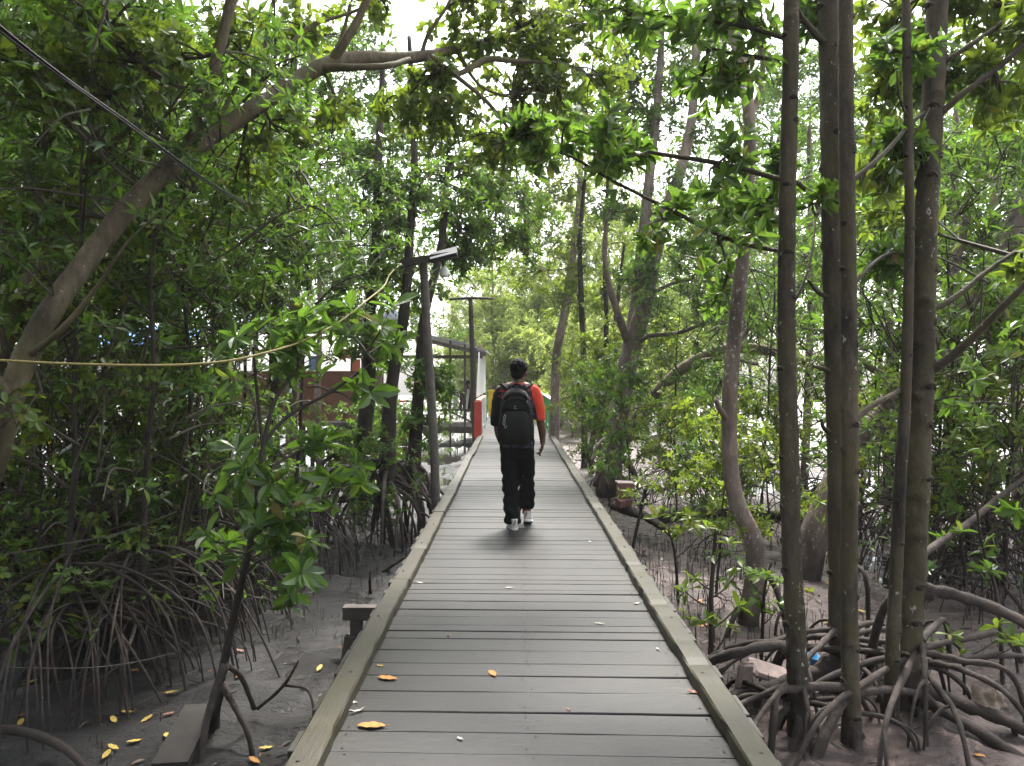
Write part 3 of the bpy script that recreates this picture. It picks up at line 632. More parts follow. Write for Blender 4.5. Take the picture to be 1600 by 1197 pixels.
ctree('mangrove_tree', 'thickest stem of the tall stand, brown with a long arching root on its outer side', 'tree', STAND,
      [(1416, 1110, 4.95), (1419, 1000, 4.9), (1427, 860, 4.9), (1434, 700, 4.9), (1440, 560, 4.9), (1442, 420, 4.95), (1448, 280, 5.0), (1455, 150, 5.1), (1461, 0, 5.2), (1466, -150, 5.3), (1475, -330, 5.5)], [44, 42, 41, 38, 36, 34, 33, 32, 31, 29, 26], BARK,
      branches=[([(1456, 590, 4.9), (1500, 545, 4.8), (1550, 495, 4.7), (1600, 445, 4.6), (1680, 370, 4.5)], [15, 13, 12, 11, 9]),
                ([(1455, 495, 4.95), (1490, 465, 5.0), (1540, 425, 5.1), (1600, 385, 5.2), (1670, 350, 5.3)], [10, 9, 8, 7, 5]),
                ([(1462, 190, 5.05), (1500, 150, 5.0), (1560, 105, 5.0), (1600, 70, 5.0), (1680, 20, 5.0)], [12, 10, 9, 8, 6]),
                ([(1470, 105, 5.1), (1510, 75, 5.1), (1560, 40, 5.2), (1610, 0, 5.3)], [9, 8, 7, 5]),
                ([(1432, 185, 5.0), (1380, 225, 5.0), (1340, 290, 5.0)], [7, 6, 4])],
      roots=radial_roots(1440, 0, 4.95, .42, 13, 1.2, 11, 91) + [([(1425, 925, 4.9), (1470, 925, 4.85), (1530, 942, 4.8), (1600, 972, 4.7), (1680, 1030, 4.6), (1740, 1130, 4.5)], [26, 20, 18, 18, 17, 16]),
             ([(1425, 1075, 4.9), (1470, 1090, 4.8), (1540, 1115, 4.7), (1600, 1140, 4.6), (1680, 1200, 4.5)], [30, 22, 20, 19, 17]),
             ([(1425, 1085, 4.9), (1470, 1110, 4.7), (1540, 1150, 4.5), (1620, 1200, 4.3)], [26, 20, 18, 16]),
             ([(1400, 1120, 4.9), (1390, 1150, 4.7), (1405, 1190, 4.5), (1420, 1240, 4.4)], [18, 14, 13, 12]),
             ([(1425, 1110, 4.9), (1460, 1150, 4.6), (1500, 1180, 4.5), (1560, 1230, 4.4)], [18, 14, 12, 12]),
             ([(1410, 1095, 4.9), (1370, 1100, 5.1), (1330, 1125, 5.3), (1290, 1180, 5.2)], [20, 16, 14, 12])],
      blobs=[(1560, 150, 5.2, 70, 50, 6, 6), (1600, 50, 5.2, 70, 60, 7, 6), (1540, 60, 5.6, 60, 50, 5, 6), (1620, 400, 5.0, 50, 50, 4, 5), (1500, 20, 5.6, 60, 50, 6, 6), (1365, 260, 5.6, 50, 60, 6, 6), (1380, 150, 6.0, 50, 60, 6, 6), (1370, 60, 6.0, 50, 60, 6, 6), (1370, 340, 6.2, 40, 50, 5, 6)],
      size=.12, leafm=LEAF_LIGHT, seed=15, scars=scat(5, 17, .02, .055), n=280, sides=24)

# right bank behind the stand
ctree('mangrove_tree', 'stout leaning trunk rising behind the tall stand away from the boardwalk', 'tree', None,
      [(1258, 905, 8.2), (1275, 830, 8.2), (1310, 750, 8.3), (1360, 670, 8.4), (1425, 590, 8.5), (1480, 520, 8.6), (1540, 430, 8.7), (1600, 320, 8.8), (1660, 200, 8.9), (1720, 0, 9)], [50, 46, 44, 42, 40, 38, 36, 30, 24, 14], BARK_PALE,
      branches=[([(1480, 520, 8.6), (1490, 420, 8.7), (1510, 330, 8.9), (1540, 230, 9), (1560, 130, 9.2)], [18, 15, 13, 11, 8]), ([(1375, 650, 8.4), (1390, 600, 8.3), (1360, 575, 8.2), (1345, 560, 8.2)], [12, 11, 10, 7]), ([(1560, 400, 8.7), (1600, 380, 8.5), (1650, 370, 8.4)], [14, 12, 9])],
      blobs=[(1560, 250, 9, 60, 70, 5, 6), (1520, 380, 9, 50, 60, 5, 6), (1500, 130, 9.2, 70, 70, 7, 6), (1600, 200, 9.2, 60, 70, 6, 6), (1380, 530, 8.8, 50, 40, 4, 6)], size=.12, seed=21, leafm=LEAF_DARK)
ctree('mangrove_tree', 'pale pinkish trunk with a bend at its foot between the boardwalk and the tall stand', 'tree', None,
      [(1168, 985, 6.4), (1180, 900, 6.4), (1178, 845, 6.4), (1150, 780, 6.45), (1140, 700, 6.5), (1141, 600, 6.5), (1152, 480, 6.6), (1164, 340, 6.7), (1170, 200, 6.8), (1155, 90, 7.0), (1140, 20, 7.2), (1135, -150, 7.4)], [34, 31, 29, 26, 24, 24, 23, 21, 18, 22, 20, 16], BARK_PALE,
      branches=[([(1137, 660, 6.5), (1125, 640, 6.4), (1118, 625, 6.3)], [11, 9, 8]), ([(1160, 400, 6.65), (1190, 360, 6.9), (1230, 300, 7.2)], [8, 6, 4]), ([(1155, 440, 6.6), (1120, 415, 6.9), (1070, 400, 7.3)], [6, 5, 3]), ([(1170, 190, 6.8), (1190, 120, 7), (1180, 40, 7.2)], [10, 8, 6])],
      roots=[([(1178, 880, 6.4), (1205, 905, 6.4), (1225, 960, 6.3), (1235, 1010, 6.3)], [13, 10, 9, 8]), ([(1172, 940, 6.4), (1150, 960, 6.3), (1135, 1000, 6.2)], [11, 9, 8])],
      blobs=[(1190, 100, 7.2, 60, 60, 5, 6), (1130, 330, 7.2, 50, 40, 4, 6), (1130, 20, 7.3, 70, 50, 6, 6), (1120, 470, 7, 35, 30, 3, 5)], size=.11, seed=22)
ctree('mangrove_tree', 'forked brown trunk at the water edge with two tall pale limbs', 'tree', None,
      [(952, 745, 13.5), (962, 680, 13.5), (975, 600, 13.5), (988, 540, 13.5), (1008, 470, 13.5), (1022, 400, 13.6), (1040, 330, 13.8), (1062, 270, 14), (1078, 200, 14.2), (1085, 110, 14.4), (1090, 0, 14.6), (1092, -100, 14.8)], [40, 34, 31, 30, 25, 22, 19, 17, 15, 13, 11, 8], BARK_PALE,
      branches=[([(985, 580, 13.5), (993, 480, 13.7), (1003, 380, 13.9), (1014, 280, 14.1), (1024, 190, 14.4), (1030, 110, 14.6), (1036, 0, 15)], [24, 19, 17, 15, 13, 11, 7]),
                ([(982, 545, 13.5), (965, 490, 13.3), (950, 440, 13.2), (944, 390, 13.2), (948, 330, 13.3)], [14, 12, 10, 8, 5]), ([(990, 545, 13.5), (1015, 525, 13.2), (1060, 520, 13), (1110, 500, 12.8), (1150, 480, 12.7)], [9, 8, 7, 5, 3]),
                ([(1010, 460, 13.5), (1060, 440, 13.3), (1100, 440, 13.2), (1150, 460, 13)], [7, 6, 5, 3]), ([(962, 685, 13.5), (940, 690, 13.3), (925, 720, 13.2)], [9, 7, 6])],
      roots=[([(958, 700, 13.5), (940, 725, 13.3), (930, 760, 13.1)], [13, 10, 8]), ([(960, 705, 13.5), (985, 730, 13.4), (1000, 765, 13.3)], [13, 10, 8]), ([(955, 715, 13.5), (950, 740, 13.0), (945, 775, 12.8)], [12, 9, 8])],
      blobs=[(1060, 330, 14, 70, 60, 7, 7), (1000, 420, 13.5, 60, 50, 5, 7), (1100, 220, 14.5, 70, 60, 7, 7), (960, 340, 13.5, 60, 50, 6, 7), (1020, 110, 15, 80, 60, 8, 7), (1110, 90, 15, 70, 60, 8, 7), (930, 130, 14.5, 70, 60, 10, 8), (970, 230, 14.2, 60, 50, 9, 7), (880, 190, 14.5, 60, 50, 8, 8), (1000, 180, 14.6, 60, 50, 8, 8), (1060, 140, 14.8, 60, 50, 7, 8), (960, 70, 14.8, 80, 50, 9, 8), (1040, 40, 15, 80, 50, 8, 8), (1110, 470, 13, 60, 40, 5, 7), (1090, 380, 13.4, 50, 40, 5, 7)], size=.13, nl=6, seed=23, den=1.8)
ctree('mangrove_tree', 'mossy trunk arching over toward the tall stand beyond the forked tree', 'tree', None,
      [(955, 735, 14.6), (985, 670, 14.6), (1035, 605, 14.5), (1075, 570, 14.5), (1110, 553, 14.5), (1150, 544, 14.4), (1200, 548, 14.4), (1250, 565, 14.3), (1300, 600, 14.2)], [20, 20, 19, 18, 18, 17, 15, 12, 8], BARK_MOSS,
      branches=[([(1075, 575, 14.5), (1110, 562, 14.3), (1150, 562, 14.2), (1185, 570, 14.1)], [9, 8, 7, 4]), ([(1150, 545, 14.4), (1175, 500, 14.5), (1185, 440, 14.7)], [8, 7, 5])],
      blobs=[(1180, 470, 14.6, 60, 50, 6, 7), (1230, 540, 14.3, 60, 40, 5, 7), (1090, 610, 14.3, 70, 40, 6, 7)], size=.12, nl=6, seed=24)
for i, (st, w, lab, bl) in enumerate([
    ([(866, 690, 19.5), (867, 620, 19.5), (870, 550, 19.5), (882, 490, 19.6), (895, 400, 19.7), (904, 320, 19.8), (908, 230, 20), (912, 120, 20.3)], [17, 15, 14, 14, 12, 10, 8, 5], 'brown trunk leaning gently behind the green railing post', [(850, 400, 20, 60, 60, 7, 8), (930, 330, 20, 60, 60, 7, 8), (880, 240, 20.5, 70, 60, 7, 8), (860, 480, 20.5, 50, 40, 5, 8), (810, 330, 20, 70, 60, 9, 9), (790, 430, 21, 70, 50, 8, 9), (840, 250, 20.5, 70, 60, 9, 9), (770, 230, 21, 70, 60, 8, 9), (920, 200, 20.5, 70, 60, 8, 9), (860, 150, 21, 80, 60, 8, 9)]),
    ([(913, 690, 18), (912, 570, 18), (908, 470, 18), (906, 380, 18.2), (915, 260, 18.4)], [10, 9, 9, 8, 5], 'thin straight dark trunk beside the railing end, nearer the green post', [(920, 420, 18.3, 50, 50, 6, 8), (905, 300, 18.4, 50, 50, 5, 8), (880, 380, 18.4, 60, 50, 7, 8), (850, 290, 18.6, 60, 50, 7, 8), (900, 470, 18.2, 50, 40, 6, 8)]),
    ([(940, 700, 16), (945, 600, 16), (947, 500, 16), (945, 400, 16.2), (950, 250, 16.5)], [9, 8, 8, 7, 4], 'thin straight dark trunk between the railing and the forked tree', [(940, 460, 16.3, 40, 45, 5, 8), (955, 260, 16.5, 60, 60, 6, 8)]),
    ([(925, 690, 17), (960, 590, 17), (962, 500, 17.2), (975, 380, 17.4)], [9, 8, 7, 4], 'thin dark trunk half hidden against the forked tree', [(980, 380, 17.5, 50, 50, 5, 8)])]):
    ctree('mangrove_tree', lab, 'tree', 'thin trunks along the bank near the green railing', st, w, BARK_PALE if i == 0 else BARK_DARK, blobs=bl, size=.13, nl=6, kind='lo', ratio=.5, den=1.5, seed=30 + i, leafm=LEAF_LIGHT, sides=9)
for i, (st, w, lab, bl) in enumerate([
    ([(1480, 800, 12), (1482, 600, 12), (1485, 420, 12.2), (1490, 250, 12.5), (1492, 80, 12.7)], [16, 14, 12, 10, 6], 'slim grey trunk seen just outside the thickest stem', [(1500, 250, 12.5, 70, 70, 7, 8), (1480, 420, 12.3, 50, 50, 5, 8), (1500, 90, 12.6, 80, 70, 8, 8)]),
    ([(1545, 800, 11), (1548, 620, 11), (1550, 420, 11.2), (1552, 300, 11.3), (1556, 60, 11.6)], [20, 18, 17, 16, 10], 'grey trunk behind the raised branch of the thickest stem', [(1560, 150, 11.6, 80, 80, 8, 8), (1590, 330, 11.3, 50, 50, 5, 8)]),
    ([(1590, 800, 13), (1588, 600, 13), (1585, 460, 13.1), (1590, 260, 13.4)], [18, 16, 15, 9], 'trunk at the outer edge of the far right bank', [(1600, 470, 13, 50, 40, 5, 8), (1610, 280, 13.4, 60, 60, 6, 8)]),
    ([(1385, 790, 13), (1390, 600, 13), (1388, 420, 13.2), (1392, 200, 13.5)], [14, 12, 11, 7], 'narrow shaded trunk framed by the two thickest stems', [(1385, 200, 13.5, 80, 80, 8, 8), (1380, 420, 13.3, 60, 60, 6, 8), (1330, 330, 13.4, 60, 60, 6, 8)]),
    ([(1255, 790, 14), (1262, 620, 14), (1266, 420, 14.2), (1262, 200, 14.5)], [14, 12, 10, 7], 'narrow trunk seen through the slot beside the first slim stem', [(1262, 200, 14.5, 70, 80, 7, 8), (1265, 420, 14.3, 50, 60, 5, 8), (1200, 330, 14.5, 50, 50, 4, 8)])]):
    ctree('mangrove_tree', lab, 'tree', 'shaded trunks behind the tall stand', st, w, BARK_PALE, blobs=bl, size=.13, nl=6, kind='lo', ratio=.5, seed=40 + i, sides=9, leafm=LEAF_DARK)

# left bank: the great leaning tree that arches over the boardwalk
ctree('arching_tree', 'big mossy tree leaning from the mud in a long arch over the boardwalk', 'tree', None,
      [(-125, 1035, 5.0), (-85, 900, 4.9), (-38, 790, 4.8), (-4, 700, 4.75), (20, 610, 4.75), (48, 540, 4.8), (95, 462, 4.85), (150, 388, 5.0), (190, 338, 5.1), (240, 286, 5.2), (300, 232, 5.4), (370, 188, 5.6), (440, 143, 5.9), (500, 107, 6.1), (560, 93, 6.3), (640, 92, 6.6), (700, 82, 6.9), (770, 64, 7.2), (850, 22, 7.5), (900, -20, 7.8)], [42, 41, 39, 37, 36, 35, 34, 33, 33, 32, 30, 28, 26, 24, 22, 18, 14, 11, 8, 5], BARK_MOSS,
      branches=[([(298, 236, 5.4), (320, 170, 5.35), (338, 100, 5.3), (365, 0, 5.3), (385, -80, 5.3)], [22, 19, 18, 17, 14]),
                ([(520, 102, 6.15), (545, 60, 6.1), (575, 0, 6.1), (590, -60, 6.1)], [15, 13, 12, 10]),
                ([(515, 100, 6.15), (535, 60, 6.3), (548, 10, 6.4)], [10, 7, 5]),
                ([(500, 108, 6.1), (560, 107, 6.0), (610, 104, 6.1), (640, 94, 6.4)], [14, 11, 10, 7]),
                ([(665, 92, 6.7), (685, 113, 6.7), (720, 116, 6.8), (760, 95, 6.9), (800, 97, 7.0), (870, 100, 7.2)], [14, 11, 9, 10, 8, 4]),
                ([(690, 114, 6.7), (725, 130, 6.7), (765, 165, 6.8), (800, 210, 6.9), (830, 250, 7.0)], [9, 7, 6, 5, 3]),
                ([(735, 100, 6.9), (750, 135, 6.9), (800, 155, 7.1)], [7, 5, 3]),
                ([(655, 88, 6.7), (670, 55, 6.7), (700, 10, 6.7), (715, -40, 6.7)], [8, 6, 5, 4]),
                ([(418, 155, 5.8), (414, 110, 5.9), (420, 40, 6.0), (440, -40, 6.1)], [8, 7, 6, 4]),
                ([(400, 108, 5.8), (470, 55, 6.1), (560, 18, 6.4), (640, -20, 6.6)], [6, 6, 5, 4]),
                ([(300, 232, 5.4), (340, 190, 5.5), (375, 130, 5.7), (400, 105, 5.8)], [8, 7, 6, 6]),
                ([(45, 560, 4.8), (95, 515, 4.6), (150, 450, 4.5), (195, 385, 4.4), (250, 330, 4.4)], [13, 10, 6, 4, 2]),
                ([(25, 640, 4.7), (-10, 590, 4.6), (-40, 560, 4.6)], [22, 18, 12])],
      blobs=[(690, 185, 7, 90, 65, 14, 8), (800, 140, 7.4, 100, 80, 18, 8), (760, 245, 7.4, 90, 50, 12, 8), (865, 85, 7.5, 100, 70, 16, 8), (930, 55, 8, 100, 60, 14, 8), (960, 140, 8, 70, 60, 8, 7), (620, 190, 7, 60, 50, 7, 7), (810, 35, 7.2, 100, 50, 14, 7), (740, 60, 7, 80, 50, 10, 7), (650, 140, 6.8, 60, 40, 6, 6), (600, 30, 6.5, 80, 40, 6, 6), (480, 45, 6.3, 90, 50, 8, 6), (700, 20, 6.9, 70, 40, 6, 6),
             (540, 190, 6.2, 60, 45, 5, 6), (230, 95, 5.4, 100, 60, 11, 7), (110, 150, 5.2, 100, 75, 11, 7), (40, 330, 5.6, 60, 60, 6, 6), (260, 390, 6.2, 80, 50, 7, 6), (380, 70, 5.6, 60, 60, 6, 6), (130, 60, 5, 110, 60, 10, 7), (30, 110, 4.8, 70, 80, 8, 7), (360, 310, 6.6, 70, 50, 6, 6), (880, 180, 7.5, 70, 60, 7, 6), (450, 230, 5.9, 60, 40, 4, 6)],
      leafm=LEAF_LIGHT, size=.082, kind='round', nl=6, ratio=.55, seed=51, sides=22, n=200, wob=.07)
ctree('arching_tree', 'second mossy stem leaning close behind the big arching tree', 'tree', None,
      [(-160, 900, 5.6), (-90, 720, 5.6), (-30, 600, 5.6), (15, 510, 5.6), (60, 420, 5.7), (105, 340, 5.8), (140, 270, 5.9), (165, 180, 6.0), (175, 60, 6.1), (180, -100, 6.2)], [44, 40, 36, 32, 29, 26, 22, 18, 15, 12], BARK_MOSS,
      branches=[([(70, 405, 5.7), (60, 300, 5.8), (75, 180, 6), (65, 40, 6.1)], [14, 12, 10, 7]), ([(140, 270, 5.9), (200, 200, 6), (250, 140, 6.2), (280, 40, 6.3)], [12, 10, 8, 6])],
      blobs=[(60, 220, 6.2, 90, 90, 10, 7), (180, 80, 6.3, 110, 80, 10, 7), (60, 60, 6.2, 90, 70, 8, 7), (270, 190, 6.4, 80, 70, 8, 7), (150, 430, 6, 90, 60, 8, 7), (30, 430, 5.9, 60, 60, 6, 6)], leafm=LEAF_DARK, size=.095, kind='round', nl=6, ratio=.5, seed=52)
for i, (st, w, bark, lab, bl) in enumerate([
    ([(256, 800, 8.8), (260, 700, 8.8), (264, 560, 8.8), (266, 430, 8.9), (258, 260, 9), (248, 100, 9.2), (240, -80, 9.4)], [30, 28, 25, 22, 19, 16, 12], BARK_DARK, 'dark upright trunk behind the yellow rope on the leafy bank', [(240, 200, 9, 100, 80, 9, 8), (290, 420, 9, 80, 60, 8, 8), (200, 480, 8.8, 80, 50, 7, 8), (270, 60, 9.2, 100, 70, 9, 8)]),
    ([(428, 800, 9.2), (428, 640, 9.2), (432, 500, 9.2), (444, 360, 9.3), (455, 220, 9.4), (458, 140, 9.5), (470, -40, 9.7)], [20, 18, 17, 16, 14, 12, 9], BARK_DARK, 'slim dark trunk where the black cable ends under the arch', [(450, 300, 9.4, 80, 60, 8, 8), (400, 420, 9.3, 80, 50, 7, 8), (420, 180, 9.5, 90, 60, 7, 8), (500, 400, 9.4, 70, 50, 6, 8)]),
    ([(455, 800, 11), (456, 620, 11), (462, 420, 11), (468, 290, 11.1), (474, 230, 11.2), (490, 60, 11.5)], [20, 18, 17, 16, 14, 9], BARK_PALE, 'pale brown trunk close behind the slim dark trunk under the arch', [(520, 330, 11.2, 80, 60, 7, 8), (430, 60, 11.6, 80, 60, 6, 8), (520, 150, 11.5, 70, 60, 5, 8), (600, 170, 11.6, 70, 55, 9, 9), (660, 240, 11.8, 60, 50, 8, 9), (570, 260, 11.5, 60, 50, 8, 9), (640, 120, 12, 70, 45, 8, 9), (580, 60, 12, 80, 45, 8, 9)]),
    ([(150, 820, 8), (140, 620, 8), (118, 420, 8), (112, 290, 8.1), (150, 120, 8.3), (168, -40, 8.5)], [20, 18, 16, 15, 13, 10], BARK_DARK, 'dark crooked trunk seen through the leaves beside the leaning stems', [(120, 250, 8.3, 100, 80, 8, 8), (180, 330, 8.2, 90, 60, 7, 8), (100, 100, 8.5, 100, 80, 8, 8), (60, 520, 8.2, 70, 50, 5, 8)]),
    ([(350, 800, 10), (345, 650, 10), (352, 520, 10), (340, 360, 10.1), (350, 200, 10.3), (330, 20, 10.6)], [18, 17, 15, 13, 11, 8], BARK_DARK, 'thin shaded trunk between the cable and the yellow rope', [(350, 260, 10.3, 90, 70, 8, 8), (340, 440, 10.2, 80, 50, 7, 8), (330, 90, 10.5, 90, 70, 7, 8)])]):
    ctree('mangrove_tree', lab, 'tree', 'shaded trunks of the leafy left bank', st, w, bark, blobs=bl, size=.115, nl=6, kind='lo', ratio=.5, seed=60 + i, sides=10, leafm=LEAF_DARK)
for i, (st, w, lab, bl) in enumerate([
    ([(556, 770, 10.6), (566, 700, 10.6), (576, 600, 10.7), (578, 500, 10.7), (588, 380, 10.8), (592, 240, 11), (600, 80, 11.4)], [30, 26, 22, 18, 15, 12, 8], 'dark stilt rooted trunk furthest from the lamp post', [(560, 420, 10.7, 70, 50, 7, 7), (600, 300, 11, 70, 60, 7, 7), (520, 500, 10.6, 60, 40, 6, 7), (540, 700, 10.4, 60, 30, 4, 7)]),
    ([(604, 770, 10.2), (606, 690, 10.2), (612, 600, 10.3), (630, 500, 10.4), (640, 380, 10.6), (648, 240, 10.8), (640, 60, 11.2)], [30, 26, 20, 17, 14, 11, 7], 'dark stilt rooted trunk in the middle of a group of three', [(630, 450, 10.6, 60, 50, 6, 7), (660, 300, 10.8, 70, 60, 7, 7), (590, 540, 10.3, 60, 35, 5, 7), (610, 360, 10.6, 60, 50, 5, 7)]),
    ([(645, 775, 11.2), (648, 700, 11.2), (655, 600, 11.2), (662, 500, 11.3), (690, 380, 11.5), (700, 250, 11.8)], [26, 22, 18, 15, 12, 8], 'dark stilt rooted trunk closest behind the lamp post', [(690, 330, 11.6, 60, 60, 7, 7), (730, 380, 12, 60, 60, 7, 7), (640, 590, 11.2, 60, 40, 6, 7), (650, 665, 11, 45, 32, 4, 6), (720, 290, 12, 60, 40, 5, 7), (690, 600, 11.4, 40, 40, 4, 7), (760, 330, 12.5, 70, 50, 8, 8), (740, 420, 12.5, 60, 40, 7, 8), (800, 400, 13.5, 60, 45, 8, 8), (720, 210, 12, 70, 50, 8, 8), (800, 300, 13, 70, 50, 8, 8), (840, 340, 14, 60, 50, 7, 8)])]):
    ctree('mangrove_tree', lab, 'tree', 'three stilt rooted trunks beside the lamp post', st, w, BARK_DARK, blobs=bl, size=.12, nl=7, den=1.5, seed=70 + i, sides=10, leafm=LEAF_DARK, roots=radial_roots(st[0][0], 0, st[0][2], 1.05, 14, 1.25, 7.5, 80 + i), sink=False)
# foreground sapling tree with big rosettes left of the deck
ctree('mangrove_sapling', 'young mangrove on splayed roots beside the deck with large glossy leaf rosettes', 'sapling', None,
      [(335, 1110, 4.75), (352, 1020, 4.6), (372, 930, 4.5), (390, 850, 4.45), (402, 760, 4.4), (412, 690, 4.4), (432, 620, 4.45), (470, 570, 4.5)], [15, 13, 11.5, 10, 8.5, 7, 6, 4], BARK_DARK,
      branches=[([(412, 690, 4.4), (450, 650, 4.5), (520, 610, 4.6), (590, 560, 4.8)], [7, 6, 5, 3]), ([(405, 760, 4.4), (440, 720, 4.5), (500, 690, 4.7), (540, 660, 4.8)], [6, 5, 4, 2]), ([(392, 840, 4.45), (420, 820, 4.4), (450, 800, 4.4)], [6, 5, 3]), ([(395, 850, 4.45), (350, 790, 4.4), (320, 720, 4.4)], [5, 4, 3]),
                ([(380, 900, 4.5), (400, 880, 4.4), (420, 870, 4.3)], [5, 4, 3]), ([(410, 700, 4.4), (400, 600, 4.4), (395, 540, 4.4)], [6, 5, 3])],
      roots=[([(350, 1040, 4.6), (325, 1110, 4.45), (310, 1190, 4.3), (300, 1260, 4.2)], [13, 11, 10, 9]), ([(345, 1070, 4.65), (360, 1100, 4.6), (385, 1150, 4.5), (400, 1230, 4.4)], [12, 10, 9, 8]), ([(342, 1080, 4.65), (330, 1140, 4.7), (322, 1170, 4.75)], [12, 10, 9]), ([(350, 1040, 4.6), (375, 1060, 4.7), (395, 1110, 4.8)], [9, 8, 7])],
      blobs=[(470, 545, 4.6, 70, 30, 3, 3), (560, 535, 4.8, 80, 30, 3, 3), (520, 610, 4.7, 80, 30, 2, 2), (400, 545, 4.4, 50, 25, 2, 2), (430, 700, 4.5, 80, 30, 2, 3), (430, 790, 4.4, 70, 35, 3, 3), (430, 870, 4.3, 60, 40, 3, 4), (520, 760, 4.7, 60, 40, 2, 3), (330, 740, 4.4, 70, 40, 2, 3), (360, 860, 4.5, 40, 30, 2, 3)],
      size=.14, nl=8, seed=55, leafm=LEAF_DARK, spread=.26)

# ------------------------------------------------------------------ woods around: a few whole trees, copied one by one
pool = {}
pool['tall'] = proto_tree('mangrove_tree', 'tall mangrove in the wood', 'tree', 'far', 101, 12, .24, 2.0, 26, 5, 12, .10, LEAF_DARK, BARK_PALE, .18, 'lo', 6)
pool['tall2'] = proto_tree('mangrove_tree', 'tall mangrove in the wood', 'tree', 'far', 102, 11, .32, 2.3, 24, 5, 12, .11, LEAF_DARK, BARK_DARK, .18, 'lo', 6, lean=.5)
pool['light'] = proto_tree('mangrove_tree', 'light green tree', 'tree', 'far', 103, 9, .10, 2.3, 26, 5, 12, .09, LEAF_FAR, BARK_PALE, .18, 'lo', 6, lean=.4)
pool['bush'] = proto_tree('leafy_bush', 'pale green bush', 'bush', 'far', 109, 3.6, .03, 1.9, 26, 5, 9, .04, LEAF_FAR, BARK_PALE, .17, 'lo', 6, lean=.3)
pool['twiggy'] = proto_tree('twiggy_shrub', 'twiggy shrub', 'shrub', 'far', 110, 2.3, .06, 1.5, 26, 3, 2, .028, LEAF_DARK, ROOT, .11, 'long', 5, lean=.6)
pool['shrub'] = proto_tree('mangrove_shrub', 'leafy shrub', 'shrub', 'far', 104, 2.7, .18, .95, 15, 4, 5, .03, LEAF_DARK, BARK_DARK, .12, 'long', 7, roots=9, rh=.6, rr=.7, rad_r=.011)
pool['shrub2'] = proto_tree('mangrove_shrub', 'leafy shrub', 'shrub', 'far', 105, 2.6, .40, .8, 13, 4, 5, .025, LEAF_LIGHT, BARK_DARK, .12, 'long', 7, roots=8, rh=.5, rr=.6, rad_r=.010)
pool['round'] = proto_tree('understory_shrub', 'round leafed shrub', 'shrub', 'far', 106, 3.0, .12, 1.1, 15, 4, 6, .025, LEAF_LIGHT, BARK_DARK, .085, 'round', 6)
pool['stilt'] = proto_tree('mangrove_tree', 'stilt rooted mangrove', 'tree', 'far', 107, 5.5, .50, 1.2, 14, 4, 7, .032, LEAF_DARK, BARK_DARK, .12, 'lo', 6, roots=36, rh=1.15, rr=1.4, rad_r=.0125)
pool['stilt2'] = proto_tree('mangrove_tree', 'stilt rooted mangrove', 'tree', 'far', 108, 4.6, .52, 1.1, 13, 4, 7, .03, LEAF_DARK, BARK_DARK, .12, 'lo', 6, roots=36, rh=.9, rr=1.25, rootm=ROOT, rad_r=.0115)
used = set(); pr = random.Random(5)
def put(kind, x, y, sc=1.0, label=None, group=None, rz=None):
    rz = pr.uniform(0, 6.28) if rz is None else rz
    loc = (x, y, MUD - .02)
    if kind not in used:
        used.add(kind); o = pool[kind]; o.location = loc; o.rotation_euler = (0, 0, rz); o.scale = (sc, sc, sc)
        o['label'] = label; o['group'] = group
        return o
    return dup(pool[kind], loc, rz, sc, label, group)
def put_px(kind, px, Y, *a, **k): return put(kind, (px - 802) * Y / 1200, Y, *a, **k)
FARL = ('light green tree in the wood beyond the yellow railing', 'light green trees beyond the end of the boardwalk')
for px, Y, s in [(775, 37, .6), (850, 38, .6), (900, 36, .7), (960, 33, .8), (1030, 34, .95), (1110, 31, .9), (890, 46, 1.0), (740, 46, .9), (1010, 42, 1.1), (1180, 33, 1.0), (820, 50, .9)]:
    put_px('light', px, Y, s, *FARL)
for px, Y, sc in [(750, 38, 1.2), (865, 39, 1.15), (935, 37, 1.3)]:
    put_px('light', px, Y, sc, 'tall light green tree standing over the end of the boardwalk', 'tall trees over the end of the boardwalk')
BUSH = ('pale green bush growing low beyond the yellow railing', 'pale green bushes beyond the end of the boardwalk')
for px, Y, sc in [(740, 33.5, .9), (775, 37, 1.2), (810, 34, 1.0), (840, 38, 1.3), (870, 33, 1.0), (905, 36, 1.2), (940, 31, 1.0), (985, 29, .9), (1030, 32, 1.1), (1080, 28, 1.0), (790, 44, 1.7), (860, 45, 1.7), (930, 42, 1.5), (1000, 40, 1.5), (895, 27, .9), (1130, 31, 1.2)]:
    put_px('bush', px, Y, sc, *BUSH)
FARR = ('tall mangrove deep in the wood on the stand side of the boardwalk', 'tall mangroves deep in the right wood')
for px, Y, s in [(1075, 23, .75), (1225, 19, .8), (1350, 18, .75), (1660, 19, 1.05), (1590, 25, 1.0), (1390, 28, 1.0), (1210, 30, 1.05), (1490, 31, 1.1), (1720, 27, 1.2)]:
    put_px('tall' if pr.random() < .6 else 'tall2', px, Y, s, *FARR)
FARLE = ('tall mangrove deep in the wood behind the stilt hut', 'tall mangroves deep in the left wood')
for px, Y, s in [(-40, 15, .95), (60, 16, .9), (190, 18, .95), (300, 19, .9), (400, 20, .9), (500, 17.5, .8), (600, 21, .75), (110, 27, 1.2), (280, 30, 1.15), (430, 31, 1.1), (560, 33, 1.05), (-20, 28, 1.3)]:
    put_px('tall2' if pr.random() < .5 else 'tall', px, Y, s, *FARLE)
